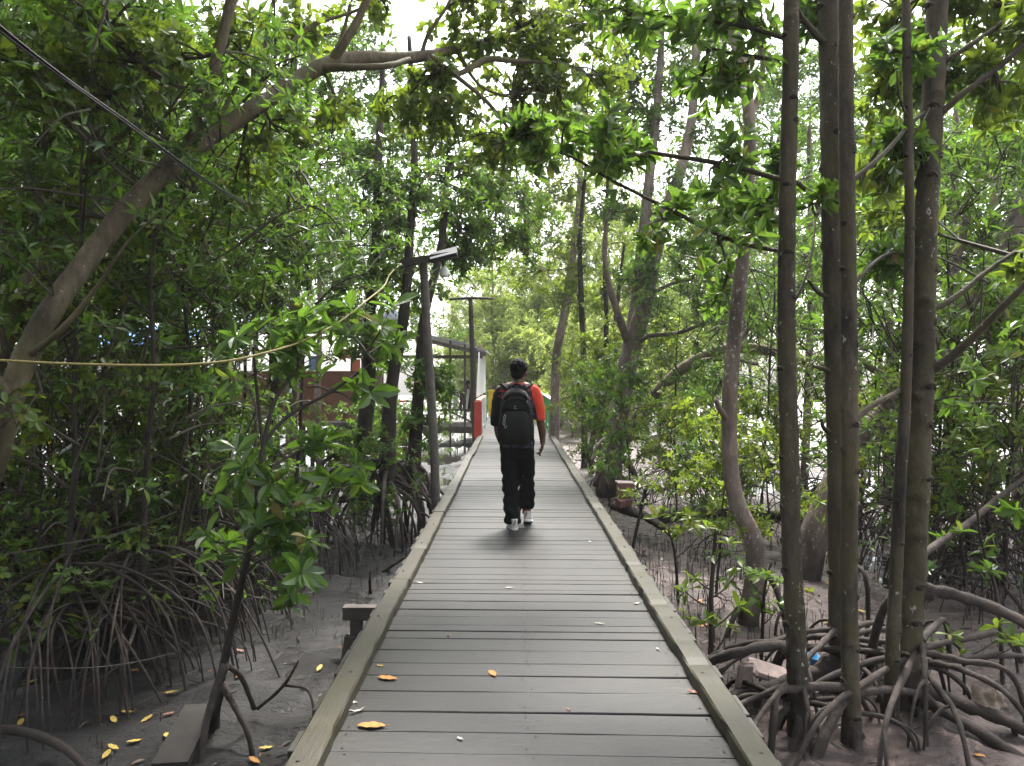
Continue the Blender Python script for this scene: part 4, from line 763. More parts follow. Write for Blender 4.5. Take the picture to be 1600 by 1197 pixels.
# stilt rooted thicket on the left bank
near_l = [('stilt', 110, 5.3, .8, 'stilt rooted mangrove at the foot of the big arching tree'), ('stilt2', 205, 5.7, .95, 'mangrove whose roots fan out nearest the yellow leaves on the mud'), ('stilt', 300, 6.6, .85, 'mangrove with a broad fan of roots in the middle of the thicket'), ('stilt2', 318, 6.9, .8, 'stilt rooted mangrove behind the young sapling'), ('stilt2', 30, 6.4, 1.0, 'stilt rooted mangrove deep behind the arching tree foot'),
          ('stilt', 170, 6.9, .9, 'stilt rooted mangrove behind the broad fan of roots'), ('stilt2', 335, 8.3, .8, 'stilt rooted mangrove nearest the short trestle of the boardwalk'), ('stilt', 470, 8.8, .85, 'stilt rooted mangrove between the sapling and the group of three'), ('stilt2', 290, 8.2, .95, 'stilt rooted mangrove in the dark rear of the thicket'), ('stilt', 380, 9.5, .95, 'stilt rooted mangrove below the brown hut wall'), ('stilt2', 90, 8.2, 1.0, 'stilt rooted mangrove at the rear below the striped awning'), ('stilt', -40, 7.6, .95, 'stilt rooted mangrove outermost in the left thicket'), ('stilt2', 200, 9.6, 1.0, 'stilt rooted mangrove under the dark upright trunk')]
for k, px, Y, s, lab in near_l: put_px(k, px, Y, s, lab, 'stilt rooted mangroves of the left thicket')
for i, (k, px, Y, s, lab) in enumerate([('round', 60, 5.6, .8, 'round leafed shrub against the arching trunk'), ('round', 150, 6.4, .6, 'round leafed shrub under the first sag of the yellow rope'), ('round', 110, 7.6, 1.0, 'round leafed shrub hiding the striped awning'), ('shrub', 215, 7.8, .7, 'leafy mangrove shrub before the dark upright trunk'),
        ('round', -10, 7, 1.0, 'round leafed shrub at the outer edge of the thicket'), ('shrub', 600, 13, .55, 'leafy shrub behind the group of three trunks'), ('shrub', 655, 15, .5, 'leafy shrub behind the lamp post'),
        ('shrub2', 20, 9.5, 1.1, 'pale green shrub behind the arching tree')]):
    put_px(k, px, Y, s, lab, 'shrubs of the left thicket')
for k, px, Y, sc, lab in [('shrub', 300, 7.0, .55, 'low dark shrub in the root thicket under the sagging rope'), ('shrub', 375, 7.8, .55, 'low dark shrub in the thicket below the hut wall'), ('round', 70, 6.4, .62, 'low round leafed shrub at the arching tree foot'), ('round', 215, 7.2, .62, 'low round leafed shrub before the dark upright trunk'), ('shrub', 150, 6.2, .5, 'low dark shrub over the root fan'), ('shrub', 575, 11.5, .55, 'low dark shrub in the roots of the group of three'), ('twiggy', 250, 6.2, .7, 'low twiggy tangle over the root fan'), ('twiggy', 100, 5.8, .7, 'low twiggy tangle under the arching tree'), ('shrub', 40, 7.2, .7, 'dark shrub half way back under the leaning stems'), ('shrub', 590, 9.7, .42, 'low leafy shrub at the roots facing the boardwalk before the lamp post'), ('shrub', 505, 10.2, .45, 'low leafy shrub before the stilts of the brown hut'), ('round', 340, 8.8, .7, 'round leafed shrub at the rear of the thicket under the cable')]:
    put_px(k, px, Y, sc, lab, 'shrubs of the left thicket')
for px, Y, sc, lab in [(60, 6.0, .9, 'bare twiggy shrub tangled at the arching trunk'), (180, 6.6, .9, 'bare twiggy shrub above the broad root fan'), (130, 8.2, 1.1, 'bare twiggy shrub at the rear of the root thicket'), (240, 9.4, 1.1, 'bare twiggy shrub behind the dark upright trunk'), (20, 9, 1.1, 'bare twiggy shrub at the outer rear of the thicket'), ]:
    put_px('twiggy', px, Y, sc, lab, 'shrubs of the left thicket')
for px, Y, sc, lab in [(1450, 7.6, .9, 'bare twiggy shrub behind the thickest stem'), (1560, 7.4, 1.0, 'bare twiggy shrub beyond the long arching root'), (1380, 10, 1.0, 'bare twiggy shrub below the leaning trunk'), (1240, 11, 1.0, 'bare twiggy shrub past the first slim stem'), (1620, 9, 1.1, 'bare twiggy shrub at the outer right bank')]:
    put_px('twiggy', px, Y, sc, lab, 'shrubs of the right bank')
# trees that stand round and behind the camera and shade the near planks
for x, y, sc in [(-3.2, 1.2, .95), (-4.6, 3.2, .9), (-3.9, 4.2, 1.3), (-5.4, 6.2, 1.35), (-3.0, 2.4, 1.25), (-6.2, 3.6, 1.2), (-2.6, -2.2, 1.0), (-2.9, -5.5, 1.0), (3.0, -5.2, 1.0), (-5.4, -1, 1.0), (0.6, -9, 1.0)]:
    put('tall2', x, y, sc, 'tall mangrove beside the near end of the boardwalk', 'tall mangroves at the near end of the boardwalk')
# right bank understorey
for i, (k, px, Y, s, lab) in enumerate([('shrub2', 1120, 7.0, .58, 'bright leafy mangrove shrub at the pale pinkish trunk'), ('shrub', 1120, 9.3, .5, 'leafy shrub between the kerb and the driftwood'), ('shrub', 985, 12.2, .7, 'dark leafy shrub at the foot of the forked tree'), ('shrub2', 935, 17.5, .85, 'leafy shrub just before the green railing post'), ('shrub', 950, 14.6, .75, 'leafy shrub along the kerb before the railing'), ('shrub2', 1060, 10.5, .6, 'bright shrub under the arching trunk'), ('shrub2', 1205, 9.8, .65, 'bright shrub behind the first slim stem'), ('shrub2', 1430, 10.2, .75, 'bright shrub behind the thickest stem'),
        ('shrub2', 1510, 7.2, .72, 'bright shrub outside the thickest stem'), ('shrub', 1570, 7.0, .9, 'dark shrub beyond the arching root'), ('shrub2', 1600, 8.5, 1.0, 'bright shrub at the outer edge of the right bank'), ('shrub2', 1345, 10.4, .65, 'bright shrub below the leaning trunk'), ('shrub', 1490, 9.8, .7, 'dark shrub in the shade of the leaning trunk'), ('shrub2', 960, 15.5, 1.0, 'bright shrub behind the forked tree'), ('shrub2', 1030, 17, 1.1, 'bright shrub under the far end of the arching trunk'), ('shrub', 1130, 13, .7, 'dark shrub beside the arching trunk'), ('shrub2', 1290, 12.5, .8, 'bright shrub seen between the slim stems')]):
    put_px(k, px, Y, s, lab, 'shrubs of the right bank')
for k, px, Y, s, lab in [('stilt', 1400, 9.0, .85, 'stilt rooted mangrove with pale roots behind the slim twin stems'), ('stilt2', 1520, 7.8, .9, 'stilt rooted mangrove with a dense root fan outside the thickest stem'), ('stilt', 1600, 8.6, .9, 'stilt rooted mangrove at the outer edge of the right bank'), ('stilt2', 1290, 10.5, .8, 'stilt rooted mangrove behind the leaning trunk foot'), ('stilt', 1200, 12, .9, 'stilt rooted mangrove beyond the pale pinkish trunk'), ('stilt2', 1060, 12.5, .8, 'stilt rooted mangrove beyond the driftwood'), ('stilt2', 1460, 10.5, 1, 'stilt rooted mangrove in the dark rear of the right bank')]:
    put_px(k, px, Y, s, lab, 'stilt rooted mangroves of the right bank')
# saplings beside the kerb and on the open mud
def sapling(stem, widths, rosettes, label, seed, size=.115, leafm=None):
    r = np.random.default_rng(seed); pw = pts(stem); t = thing('mangrove_sapling', label, 'sapling', (pw[0][0], pw[0][1], MUD), 'young saplings growing from the open mud')
    tm = MB(); rad = np.array(widths) / 2 * stem[0][2] / 1200; pw[0][2] = MUD - .15
    path = tube(tm, pw, rad, 7, 24, 0, .1); cm = MB()
    for (x, y, Yr, k) in rosettes:
        q = P(x, y, Yr); s = path[np.argmin(np.linalg.norm(path - (q - [0, 0, .15]), axis=1))]
        lp = spline([s, (s + q) / 2 + [0, 0, -.02], q], 6); tube(tm, lp, [rad[-1] * .8, rad[-1] * .5], 5, raw=True)
        tips = q + r.normal(0, .045, (k, 3)); thin_twigs(cm, np.repeat(q[None] - [[0, 0, .05]], k, 0), tips, .003, .002)
        add_whorls(cm, r, tips, np.tile([0, 0, 1.], (k, 1)) + r.normal(0, .35, (k, 3)), size, 8)
    tm.build('trunk', BARK_DARK, t); cm.build('crown', [leafm or LEAF_LIGHT, TWIG], t, smooth=False)
sapling([(1113, 1030, 5.5), (1112, 940, 5.5), (1116, 870, 5.5), (1118, 830, 5.5)], [9, 8, 6, 4], [(1118, 826, 5.5, 2), (1065, 920, 5.4, 2), (1080, 895, 5.4, 1), (1150, 900, 5.6, 2), (1160, 940, 5.6, 2), (1090, 960, 5.3, 2), (1130, 855, 5.5, 2), (1140, 985, 5.5, 1)], 'upright black stemmed sapling close to the kerb', 201)
sapling([(1062, 930, 7.2), (1055, 870, 7.1), (1045, 830, 7.1)], [5, 4, 3], [(1030, 815, 7.2, 2), (1070, 812, 7.1, 2), (1095, 835, 7.2, 1), (1050, 800, 7.2, 2)], 'bright tufted sapling on the mud by the driftwood', 202)
sapling([(1510, 1100, 5.3), (1503, 1020, 5.2), (1470, 1000, 5.2)], [5, 4, 3], [(1462, 1010, 5.2, 2), (1510, 1025, 5.2, 1), (1560, 1000, 5.1, 2), (1590, 1010, 5.1, 2)], 'low sapling beside the bright puddle', 203)
sapling([(1570, 1060, 5.4), (1560, 940, 5.4), (1535, 850, 5.5), (1525, 780, 5.5)], [7, 6, 5, 3], [(1525, 880, 5.5, 2), (1550, 885, 5.4, 2), (1580, 800, 5.5, 2), (1490, 830, 5.6, 2), (1450, 890, 5.6, 2)], 'tall thin sapling crossing behind the long arching root', 204, leafm=LEAF_DARK)
sapling([(1285, 960, 7.4), (1280, 930, 7.4)], [4, 3], [(1278, 945, 7.4, 2), (1262, 950, 7.3, 1)], 'tiny sapling on the mud between the slim stems', 205)
sapling([(985, 850, 9.5), (1005, 780, 9.5), (1012, 755, 9.5)], [6, 5, 3], [(1000, 750, 9.5, 2), (1020, 760, 9.5, 2), (990, 775, 9.5, 2), (1035, 780, 9.4, 1)], 'sapling above the faded red box', 206, .13)
sapling([(1190, 1000, 5.7), (1195, 930, 5.7), (1205, 880, 5.7)], [6, 5, 3], [(1205, 905, 5.7, 2), (1190, 940, 5.7, 2), (1170, 900, 5.8, 2), (1215, 950, 5.7, 2)], 'dark leafed sapling at the bent pale trunk', 207, leafm=LEAF_DARK)
sapling([(60, 1075, 5.3), (70, 1000, 5.2), (110, 930, 5.1)], [6, 5, 3], [(90, 905, 5.1, 2), (150, 930, 5.1, 2), (60, 975, 5.2, 2), (115, 985, 5.1, 2), (170, 915, 5.1, 1), (20, 1010, 5.2, 1)], 'straggling sapling among the roots below the arching tree', 208, leafm=LEAF_DARK)
# leaf litter trodden into the mud: nobody could count it
r = np.random.default_rng(31); lb = MB()
for x0, x1, y0, y1, n in ((1.2, 5.5, 4.0, 13, 900), (-5, -1.1, 3.6, 11, 420)):
    x = r.uniform(x0, x1, n); y = r.uniform(y0, y1, n); a = r.uniform(0, 6.28, n); z = mud_z(x, y) + .006
    add_leaves(lb, np.stack([x, y, z], 1), np.stack([np.cos(a), np.sin(a), r.normal(0, .15, n)], 1), np.stack([r.normal(0, .25, n), r.normal(0, .25, n), np.ones(n)], 1), r.uniform(.03, .095, n), r.uniform(.012, .036, n), 'long')
    k = n // 3; x = r.uniform(x0, x1, k); y = r.uniform(y0, y1, k); a = r.uniform(0, 6.28, k); z = mud_z(x, y) + .008; p = np.stack([x, y, z], 1)
    thin_twigs(lb, p, p + np.stack([np.cos(a), np.sin(a), r.normal(.05, .1, k)], 1) * r.uniform(.08, .3, k)[:, None], .004, .002, 1)
LIT, n_, l_, p_ = new_mat('rotting_leaf'); g_ = n_.new('ShaderNodeNewGeometry')
l_.new(ramp(n_, l_, g_.outputs['Random Per Island'], [(0, (.012, .008, .006)), (.5, (.045, .027, .018)), (.8, (.10, .06, .04)), (.95, (.16, .12, .095)), (1, (.28, .16, .03))]), p_.inputs['Base Color']); p_.inputs['Roughness'].default_value = .6
tag(lb.build('leaf_litter', [LIT, TWIG], smooth=False), 'rotting brown leaves and bits of twig scattered over the mud', 'leaf litter', None, 'stuff')
# breathing roots: nobody could count them
r = np.random.default_rng(9); pm = MB()
def spikes(x0, x1, y0, y1, n, hmin, hmax):
    x = r.uniform(x0, x1, n); y = r.uniform(y0, y1, n); z = mud_z(x, y); h = r.uniform(hmin, hmax, n)
    a = np.stack([x, y, z - .03], 1); b = a + np.stack([r.normal(0, .015, n), r.normal(0, .015, n), h + .03], 1)
    thin_twigs(pm, a, b, .0045, .0025, 0)
spikes(1.15, 2.6, 4.6, 10, 520, .05, .20); spikes(2.0, 5.5, 5.5, 12, 380, .04, .13); spikes(-2.2, -1.2, 6, 11, 110, .04, .11); spikes(-5, -2, 4.3, 6, 70, .02, .06)
tag(pm.build('breathing_roots', ROOT, smooth=False), 'thin dark mangrove breathing roots sticking up out of the mud', 'breathing roots', None, 'stuff')

# ------------------------------------------------------------------ painted railings, lamp posts, shelter, hut
def paint(name, c, rough=0.5): return plain(name, c, rough, 0.14, 5)
RED, GREEN, YELLOW, BLUE, WHITE, BLACK = paint('red_paint', (0.50, 0.06, 0.035)), paint('green_paint', (0.05, 0.30, 0.06)), paint('yellow_paint', (0.72, 0.50, 0.02)), paint('blue_paint', (0.22, 0.32, 0.46)), paint('white_paint', (0.78, 0.78, 0.76)), paint('black_paint', (0.03, 0.03, 0.035))
ORANGE, PEACH = paint('orange_paint', (0.62, 0.16, 0.05)), paint('peach_paint', (0.62, 0.34, 0.22))
for side, labs in ((-1, ('red posted railing with blue and white bars along the shelter edge of the boardwalk')), (1, ('green posted railing with blue, white and black bars along the wooded edge of the boardwalk'))):
    t = thing('railing', labs, 'railing', (side * .97 + .07, 19.6, 0), 'painted railings at the end of the boardwalk'); x = side * .97 + .07
    b = MB(); box(b, (x, 19.6, .46), (.19, .15, .94), 0, 0, 0, 0, .008); b.build('post', RED if side < 0 else GREEN, t, False)
    RL = 10.3 if side > 0 else 4.3
    b = MB(); box(b, (x, 19.55 + RL / 2, .945), (.11, RL, .045), bev=.006); b.build('handrail', WHITE if side > 0 else PEACH, t, False)
    b = MB(); box(b, (x, 19.65 + RL / 2, .12), (.05, RL - .2, .06)); b.build('lower_rail', WHITE, t, False)
    cols = [BLUE, WHITE, BLACK, BLUE, PEACH, RED, WHITE] if side > 0 else [ORANGE, BLUE, BLACK, BLUE, BLUE, GREEN, BLUE]
    yy = 19.95; k = 0
    while yy < 19.4 + RL:
        if k % 6 == 5:
            b = MB(); box(b, (x, yy, .46), (.13, .13, .92), bev=.008); b.build('post', ([BLUE, RED, WHITE] if side < 0 else [BLUE, RED, GREEN])[k % 3], t, False)
        else:
            b = MB(); box(b, (x, yy, .53), (.035, .09, .78)); b.build('baluster', cols[k % 7], t, False)
        yy += .30; k += 1
t = thing('railing', 'yellow railing closing the far end of the boardwalk', 'railing', (0, 30.2, 0), 'painted railings at the end of the boardwalk')
for xx in (-.9, .55, 1.6):
    b = MB(); box(b, (xx, 30.2, .5), (.17, .14, 1.04), bev=.008); b.build('post', YELLOW, t, False)
for zz in (.28, .62, .98):
    b = MB(); box(b, (.35, 30.1, zz), (2.7, .05, .08)); b.build('rail', YELLOW, t, False)
b = MB(); bar(b, (-.82, 30.16, .95), (.5, 30.16, .3), .05); b.build('diagonal_brace', YELLOW, t, False)
t = thing('railing', 'thin pale green railing seen past the white sheet', 'railing', (-1.6, 31.5, 0), 'painted railings at the end of the boardwalk')
PALEG = paint('pale_green_paint', (0.30, 0.55, 0.38))
for xx in np.arange(-2.6, -.8, .3):
    b = MB(); box(b, (xx, 31.5, .35), (.05, .05, 1.3)); b.build('post', PALEG, t, False)
for zz in (.4, .95):
    b = MB(); box(b, (-1.75, 31.46, zz), (1.9, .04, .05)); b.build('rail', PALEG, t, False)

# lamp post
t = thing('lamp_post', 'leaning wooden lamp post with solar panel lamp and hanging white bulb', 'lamp post', on_deck(684, 783) * [1, 1, 0], None)
LY = 9.7
b = MB(); tube(b, [P(683, 850, LY), P(678, 700, LY), P(669, 550, LY), P(661, 402, LY)], [.054, .056, .057, .05], 10, 30, 0, .06); b.build('pole', plain('post_wood', (.13, .115, .105), .85, .3, 10), t)
b = MB(); bar(b, P(618, 413, LY - .06), P(715, 398, LY - .06), .06, .09); b.build('arm', BEAM, t, False)
b = MB(); c = P(694, 400, LY - .04); box(b, c, (.34, .30, .05), 0, 0, R(24), R(-14), .01); lh = b.build('lamp_head', BLACK, t, False)
b = MB(); box(b, c + rot(R(24), R(-14), 0) @ np.array([0, 0, .034]), (.35, .31, .014), 0, 0, R(24), R(-14), .003); b.build('solar_panel', plain('panel_glass', (.07, .075, .085), .7, .1, spec=.2), lh, False)
b = MB(); tube(b, [P(692, 408, LY - .05), P(693, 417, LY - .05)], [.02, .022], 10); sk = b.build('socket', BLACK, t)
b = MB(); q = P(694, 425, LY - .05); loft(b, [(q + [0, 0, dz], rr, rr) for dz, rr in ((.075, .02), (.066, .024), (.048, .042), (.025, .056), (-.045, .057), (-.062, .051), (-.068, .03))], 0, 18)
b.build('bulb', plain('bulb_plastic', (.8, .8, .78), .35, .03), t)
t = thing('utility_post', 'tall thin wooden post with a crossbar beside the red railing post', 'post', P(741, 680, 19.3), None)
b = MB(); tube(b, [P(742, 700, 20.0), P(739, 590, 20.0), P(735, 468, 20.0)], [.075, .07, .06], 9, 16); b.build('pole', BEAM, t)
b = MB(); tube(b, [P(702, 468, 19.95), P(735, 466, 19.95), P(770, 467, 19.95)], [.035, .04, .03], 7, 12); b.build('crossbar', BEAM, t)

# rope and cable
b = MB(); tube(b, [P(-60, 557, 3.6), P(0, 563, 3.6), P(120, 569, 3.65), P(250, 571, 3.75), P(340, 566, 3.9), P(400, 555, 4.05), P(470, 534, 4.4), P(530, 503, 5.2), P(575, 468, 6.6), P(600, 447, 7.8), P(610, 428, 8.6), P(627, 412, 9.6)], [.0065, .0065, .007, .008], 8, 80)
tag(b.build('rope', plain('yellow_rope', (.17, .145, .05), .85, .3, 60)), 'yellow green rope sagging from the arching tree to the lamp post arm', 'rope')
b = MB(); pa = [P(-60, -10, 3.0), P(0, 45, 3.1), P(100, 122, 3.4), P(200, 195, 3.8), P(260, 240, 4.2), P(330, 288, 5.0), P(390, 325, 6.6), P(444, 362, 9.2)]
for k, (dx, dz) in enumerate(((0, 0), (.012, .006), (.006, -.012))): tube(b, [p + [dx * .75, 0, dz * .75 + .004 * math.sin(i * 2 + k)] for i, p in enumerate(pa)], [.0048], 6, 60)
tag(b.build('cable', plain('black_cable', (.012, .012, .013), .5, .1)), 'black twisted cable slanting through the leaves under the arch', 'cable')

# open shelter on the left of the boardwalk end
SLAT = plain('shelter_wood', (.10, .085, .075), .8, .3, 8)
t = thing('shelter', 'open roofed shelter on stilts with thin posts beside the red railing', 'shelter', (-2.9, 24, MUD), None)
b = MB(); box(b, (-3.05, 25.6, -.03), (4.1, 3.6, .05)); b.build('floor', GREYWOOD, t, False)
b = MB(); box(b, (-3.05, 23.75, -.12), (4.1, .08, .16)); b.build('floor_beam', SLAT, t, False)
ROOFM = plain('roof_sheet', (.42, .41, .42), .5, .2, 3)
b = MB()
rp = np.array([[-5.3, 23.2, 2.98], [-3.2, 23.2, 2.92], [-1.7, 23.2, 2.66], [-.82, 23.2, 2.36], [-5.3, 27.8, 2.98], [-3.2, 27.8, 2.92], [-1.7, 27.8, 2.66], [-.82, 27.8, 2.36]])
b.add(np.vstack([rp, rp - [0, 0, .05]]), [[0, 1, 5, 4], [1, 2, 6, 5], [2, 3, 7, 6], [8, 12, 13, 9], [9, 13, 14, 10], [10, 14, 15, 11], [0, 8, 9, 1], [1, 9, 10, 2], [2, 10, 11, 3], [4, 5, 13, 12], [5, 6, 14, 13], [6, 7, 15, 14], [3, 11, 15, 7], [0, 4, 12, 8]])
b.build('roof', ROOFM, t, False)
b = MB(); bar(b, (-3.2, 23.26, 2.78), (-.84, 23.26, 2.22), .05, .12); b.build('fascia', SLAT, t, False)
b = MB(); bar(b, (-5.0, 23.75, 2.16), (-.95, 23.75, 2.16), .07, .1); b.build('eave_beam', SLAT, t, False)
for xx, yy in ((-5, 23.75), (-3.6, 23.75), (-2.55, 23.75), (-1.95, 23.75), (-1.5, 23.75), (-1.18, 23.75), (-5, 27.3), (-3, 27.3), (-1.18, 27.3)):
    b = MB(); box(b, (xx, yy, .75), (.06, .06, 3.9)); b.build('post', SLAT, t, False)
b = MB(); bar(b, (-2.1, 23.68, .55), (-1.05, 23.68, .02), .05); b.build('brace', SLAT, t, False)
b = MB(); bar(b, (-4.9, 23.70, .52), (-1.05, 23.70, .52), .05); b.build('side_rail', SLAT, t, False)
b = MB(); r = random.Random(3); ys = np.linspace(22.3, 28, 14); zs = np.linspace(.96, 2.28, 8)
v = np.array([[-1.04 + .03 * math.sin(y * 2.7 + z * 1.5) , y + (z - 1) * .25, z] for y in ys for z in zs]); v2 = v + [-.006, 0, 0]
i = np.arange(13)[:, None] * 8; j = np.arange(7)[None]; q = np.stack([i + j, i + j + 1, i + 8 + j + 1, i + 8 + j], -1).reshape(-1, 4)
b.add(v, [q]); b.add(v2, [q[:, ::-1]])
m_, n_, l_, p_ = new_mat('white_canvas'); CANVAS = m_
p_.inputs['Base Color'].default_value = (.85, .85, .85, 1); p_.inputs['Roughness'].default_value = .8; t_ = n_.new('ShaderNodeBsdfTranslucent'); t_.inputs[0].default_value = (.9, .9, .9, 1)
x_ = n_.new('ShaderNodeMixShader'); x_.inputs[0].default_value = .5; l_.new(p_.outputs[0], x_.inputs[1]); l_.new(t_.outputs[0], x_.inputs[2]); l_.new(x_.outputs[0], n_['Material Output'].inputs[0])
tag(b.build('canvas_sheet', CANVAS), 'white canvas sheet hung along the side of the shelter', 'sheet')
t = thing('bench', 'bench with a white and brown striped slatted back in the shelter', 'bench', (-1.8, 26, 0))
b = MB(); box(b, (-1.85, 26.0, .43), (1.1, .42, .05)); b.build('seat', GREYWOOD, t, False)
for k in range(6):
    b = MB(); bar(b, (-2.35 + k * .19, 25.78, .46), (-2.26 + k * .19, 25.70, 1.12), .095, .03); b.build('back_slat', WHITE if k % 2 == 0 else plain('brown_paint', (.13, .07, .06), .6), t, False)
for xx in (-2.3, -1.4):
    b = MB(); box(b, (xx, 26, .20), (.06, .38, .41)); b.build('leg', SLAT, t, False)

# hut on stilts deeper in the trees
BROWN = plain('rust_brown_board', (.17, .075, .045), .75, .25, 3)
t = thing('stilt_hut', 'rust brown walled hut on dark stilts half hidden behind the leaves', 'hut', (-6.2, 22, MUD))
b = MB(); box(b, (-6.45, 21.9, 1.0), (4.3, .08, 1.42)); b.build('wall', BROWN, t, False)
b = MB(); box(b, (-4.27, 23.5, 1.0), (.08, 3.1, 1.42)); b.build('wall', BROWN, t, False)
b = MB(); box(b, (-6.2, 23.6, .20), (5.2, 3.7, .10)); b.build('floor', SLAT, t, False)
for xx in np.arange(-8.4, -3.6, .8):
    b = MB(); box(b, (xx, 21.85, -.35), (.14, .14, 1.1)); b.build('stilt', BEAM, t, False)
    b = MB(); box(b, (xx + .2, 25.2, -.35), (.12, .12, 1.1)); b.build('stilt', BEAM, t, False)
for k in range(3):
    b = MB(); bar(b, (-8.2 + k * 1.5, 21.95, -.5), (-7.2 + k * 1.5, 21.95, .1), .08); b.build('brace', BEAM, t, False)
for xx in (-8.4, -6.4, -4.3):
    b = MB(); box(b, (xx, 22.0, 2.4), (.10, .10, 1.6)); b.build('post', SLAT, t, False)
b = MB(); ra = np.array([[-9.0, 21.2, 3.05], [-3.7, 21.2, 3.05], [-3.7, 23.6, 3.95], [-9.0, 23.6, 3.95], [-9.0, 26, 3.05], [-3.7, 26, 3.05]])
b.add(np.vstack([ra, ra - [0, 0, .05]]), [[0, 1, 2, 3], [3, 2, 5, 4], [6, 9, 8, 7], [9, 10, 11, 8], [0, 6, 7, 1], [4, 5, 11, 10], [1, 7, 8, 2], [2, 8, 11, 5], [0, 3, 9, 6], [3, 4, 10, 9]])
b.build('roof', plain('blue_grey_roof', (.30, .34, .42), .5, .2, 3), t, False)
t = thing('railing', 'dull red railing of the deck between the brown hut and the shelter', 'railing', (-3.2, 22, 0), 'painted railings at the end of the boardwalk')
b = MB(); box(b, (-3.55, 22.7, -.02), (1.5, 2.0, .08)); b.build('deck', GREYWOOD, t, False)
for k in range(7):
    b = MB(); box(b, (-4.2 + k * .22, 21.8, .42), (.06, .06, .84)); b.build('post', RED, t, False)
b = MB(); bar(b, (-4.25, 21.75, .85), (-2.85, 21.75, .85), .06); b.build('handrail', RED, t, False)
b = MB(); bar(b, (-3.9, 21.74, .8), (-3.3, 21.74, .25), .05); b.build('brace', PEACH, t, False)
for (x, z, w, h, c, lab) in ((-5.85, 2.15, .26, .42, (.25, .36, .62), 'pale blue cloth hanging in the hut opening'), (-5.0, 2.35, .34, .3, (.7, .2, .16), 'red cloth hanging highest in the hut opening'), (-4.6, 2.05, .22, .42, (.72, .22, .12), 'orange red cloth hanging lowest in the hut opening'), (-3.7, 1.35, .22, .6, (.3, .42, .7), 'blue cloth on the line between hut and shelter')):
    b = MB(); xs = np.linspace(0, w, 8); zs = np.linspace(0, -h, 6); v = np.array([[x + a, 21.95 + .025 * math.sin(a * 40 + q * 4), z + q * (1 + .08 * math.sin(a * 20))] for a in xs for q in zs])
    i = np.arange(7)[:, None] * 6; j = np.arange(5)[None]; q = np.stack([i + j, i + j + 1, i + 6 + j + 1, i + 6 + j], -1).reshape(-1, 4); b.add(v, [q]); b.add(v + [0, .008, 0], [q[:, ::-1]])
    tag(b.build('hanging_cloth', plain('cloth', c, .8, .15)), lab, 'cloth', 'cloths hung out at the hut')
t = thing('boat', 'small orange and white boat hull on the mud under the stilt hut', 'boat', (-4.4, 24.8, MUD))
hb = MB(); ru = []
for k in range(9):
    u = k / 8; w = .62 * math.sin(math.pi * (.12 + .76 * u)) ; ru.append([( -5.6 + 2.5 * u, 24.0 + s * w, MUD + z) for s, z in ((-1, .42 + .12 * (2 * u - 1) ** 2), (-.75, .0), (0, -.08), (.75, .0), (1, .42 + .12 * (2 * u - 1) ** 2))])
v = np.array(ru).reshape(-1, 3); i = np.arange(8)[:, None] * 5; j = np.arange(4)[None]; q = np.stack([i + j, i + j + 1, i + 5 + j + 1, i + 5 + j], -1).reshape(-1, 4); hb.add(v, [q, [[0, 1, 2, 3, 4]], [[44, 43, 42, 41, 40]]]); hb.build('hull', ORANGE, t, False)
gb = MB()
for s in (0, 4): tube(gb, [np.array(a[s]) + [0, 0, .06] for a in ru], [.075], 6, 18)
gb.build('gunwale', WHITE, t)
cb = MB(); loft(cb, [((-4.6, 24.05, MUD + .40), .7, .42), ((-4.6, 24.05, MUD + .85), .62, .38), ((-4.6, 24.05, MUD + .95), .5, .3)], 0, 20, 4); cb.build('cabin', WHITE, t)
# striped awning and the blue roofed stall far left
t = thing('awning', 'red and white fan striped awning with yellow edging behind the arching tree', 'awning', (-11.6, 18.5, MUD))
c0 = P(66, 612, 18.5)
for k in range(7):
    a0, a1 = R(196 + k * 8.5), R(196 + (k + 1) * 8.5); b = MB()
    v = [c0, c0 + [.78 * math.cos(a0), .0, .78 * math.sin(a0)], c0 + [.78 * math.cos(a1), .0, .78 * math.sin(a1)]]; v += [np.array(p) + [0, .03, 0] for p in v]
    b.add(v, [[0, 1, 2], [5, 4, 3], [0, 3, 4, 1], [1, 4, 5, 2], [2, 5, 3, 0]]); b.build('panel', RED if k % 2 == 0 else (PEACH if k != 3 else WHITE), t, False)
for a, q in ((P(36, 640, 18.45), P(75, 607, 18.45)), (P(77, 605, 18.4), P(77, 640, 18.4)), (P(88, 636, 18.4), P(70, 642, 18.4))):
    b = MB(); bar(b, a, q, .07); b.build('trim', YELLOW, t, False)
for px in (36, 77):
    b = MB(); p0 = P(px, 640, 18.55); bar(b, p0, [p0[0], p0[1], MUD - .2], .06); b.build('post', YELLOW, t, False)
t = thing('stall', 'white walled stall under a bright blue tarpaulin roof behind the leaning trunks', 'stall', (-11.5, 21.5, MUD))
b = MB(); box(b, (-11.3, 22.5, 1.75), (3.6, 1.6, .95)); b.build('wall', WHITE, t, False)
b = MB(); ra = np.array([[-13.4, 21.3, 2.45], [-9.3, 21.3, 2.45], [-9.3, 23.8, 3.1], [-13.4, 23.8, 3.1]]); b.add(np.vstack([ra, ra - [0, 0, .04]]), [[0, 1, 2, 3], [7, 6, 5, 4], [0, 4, 5, 1], [1, 5, 6, 2], [2, 6, 7, 3], [3, 7, 4, 0]]); b.build('roof', paint('blue_tarp', (.10, .28, .66), .4), t, False)
b = MB(); box(b, (-11.3, 22.5, 1.18), (3.9, 1.8, .14)); b.build('floor', GREYWOOD, t, False)
for xx in (-13.1, -11.4, -9.6):
    b = MB(); box(b, (xx, 21.65, .9), (.10, .10, 3.2)); b.build('post', ORANGE if xx == -11.4 else SLAT, t, False)

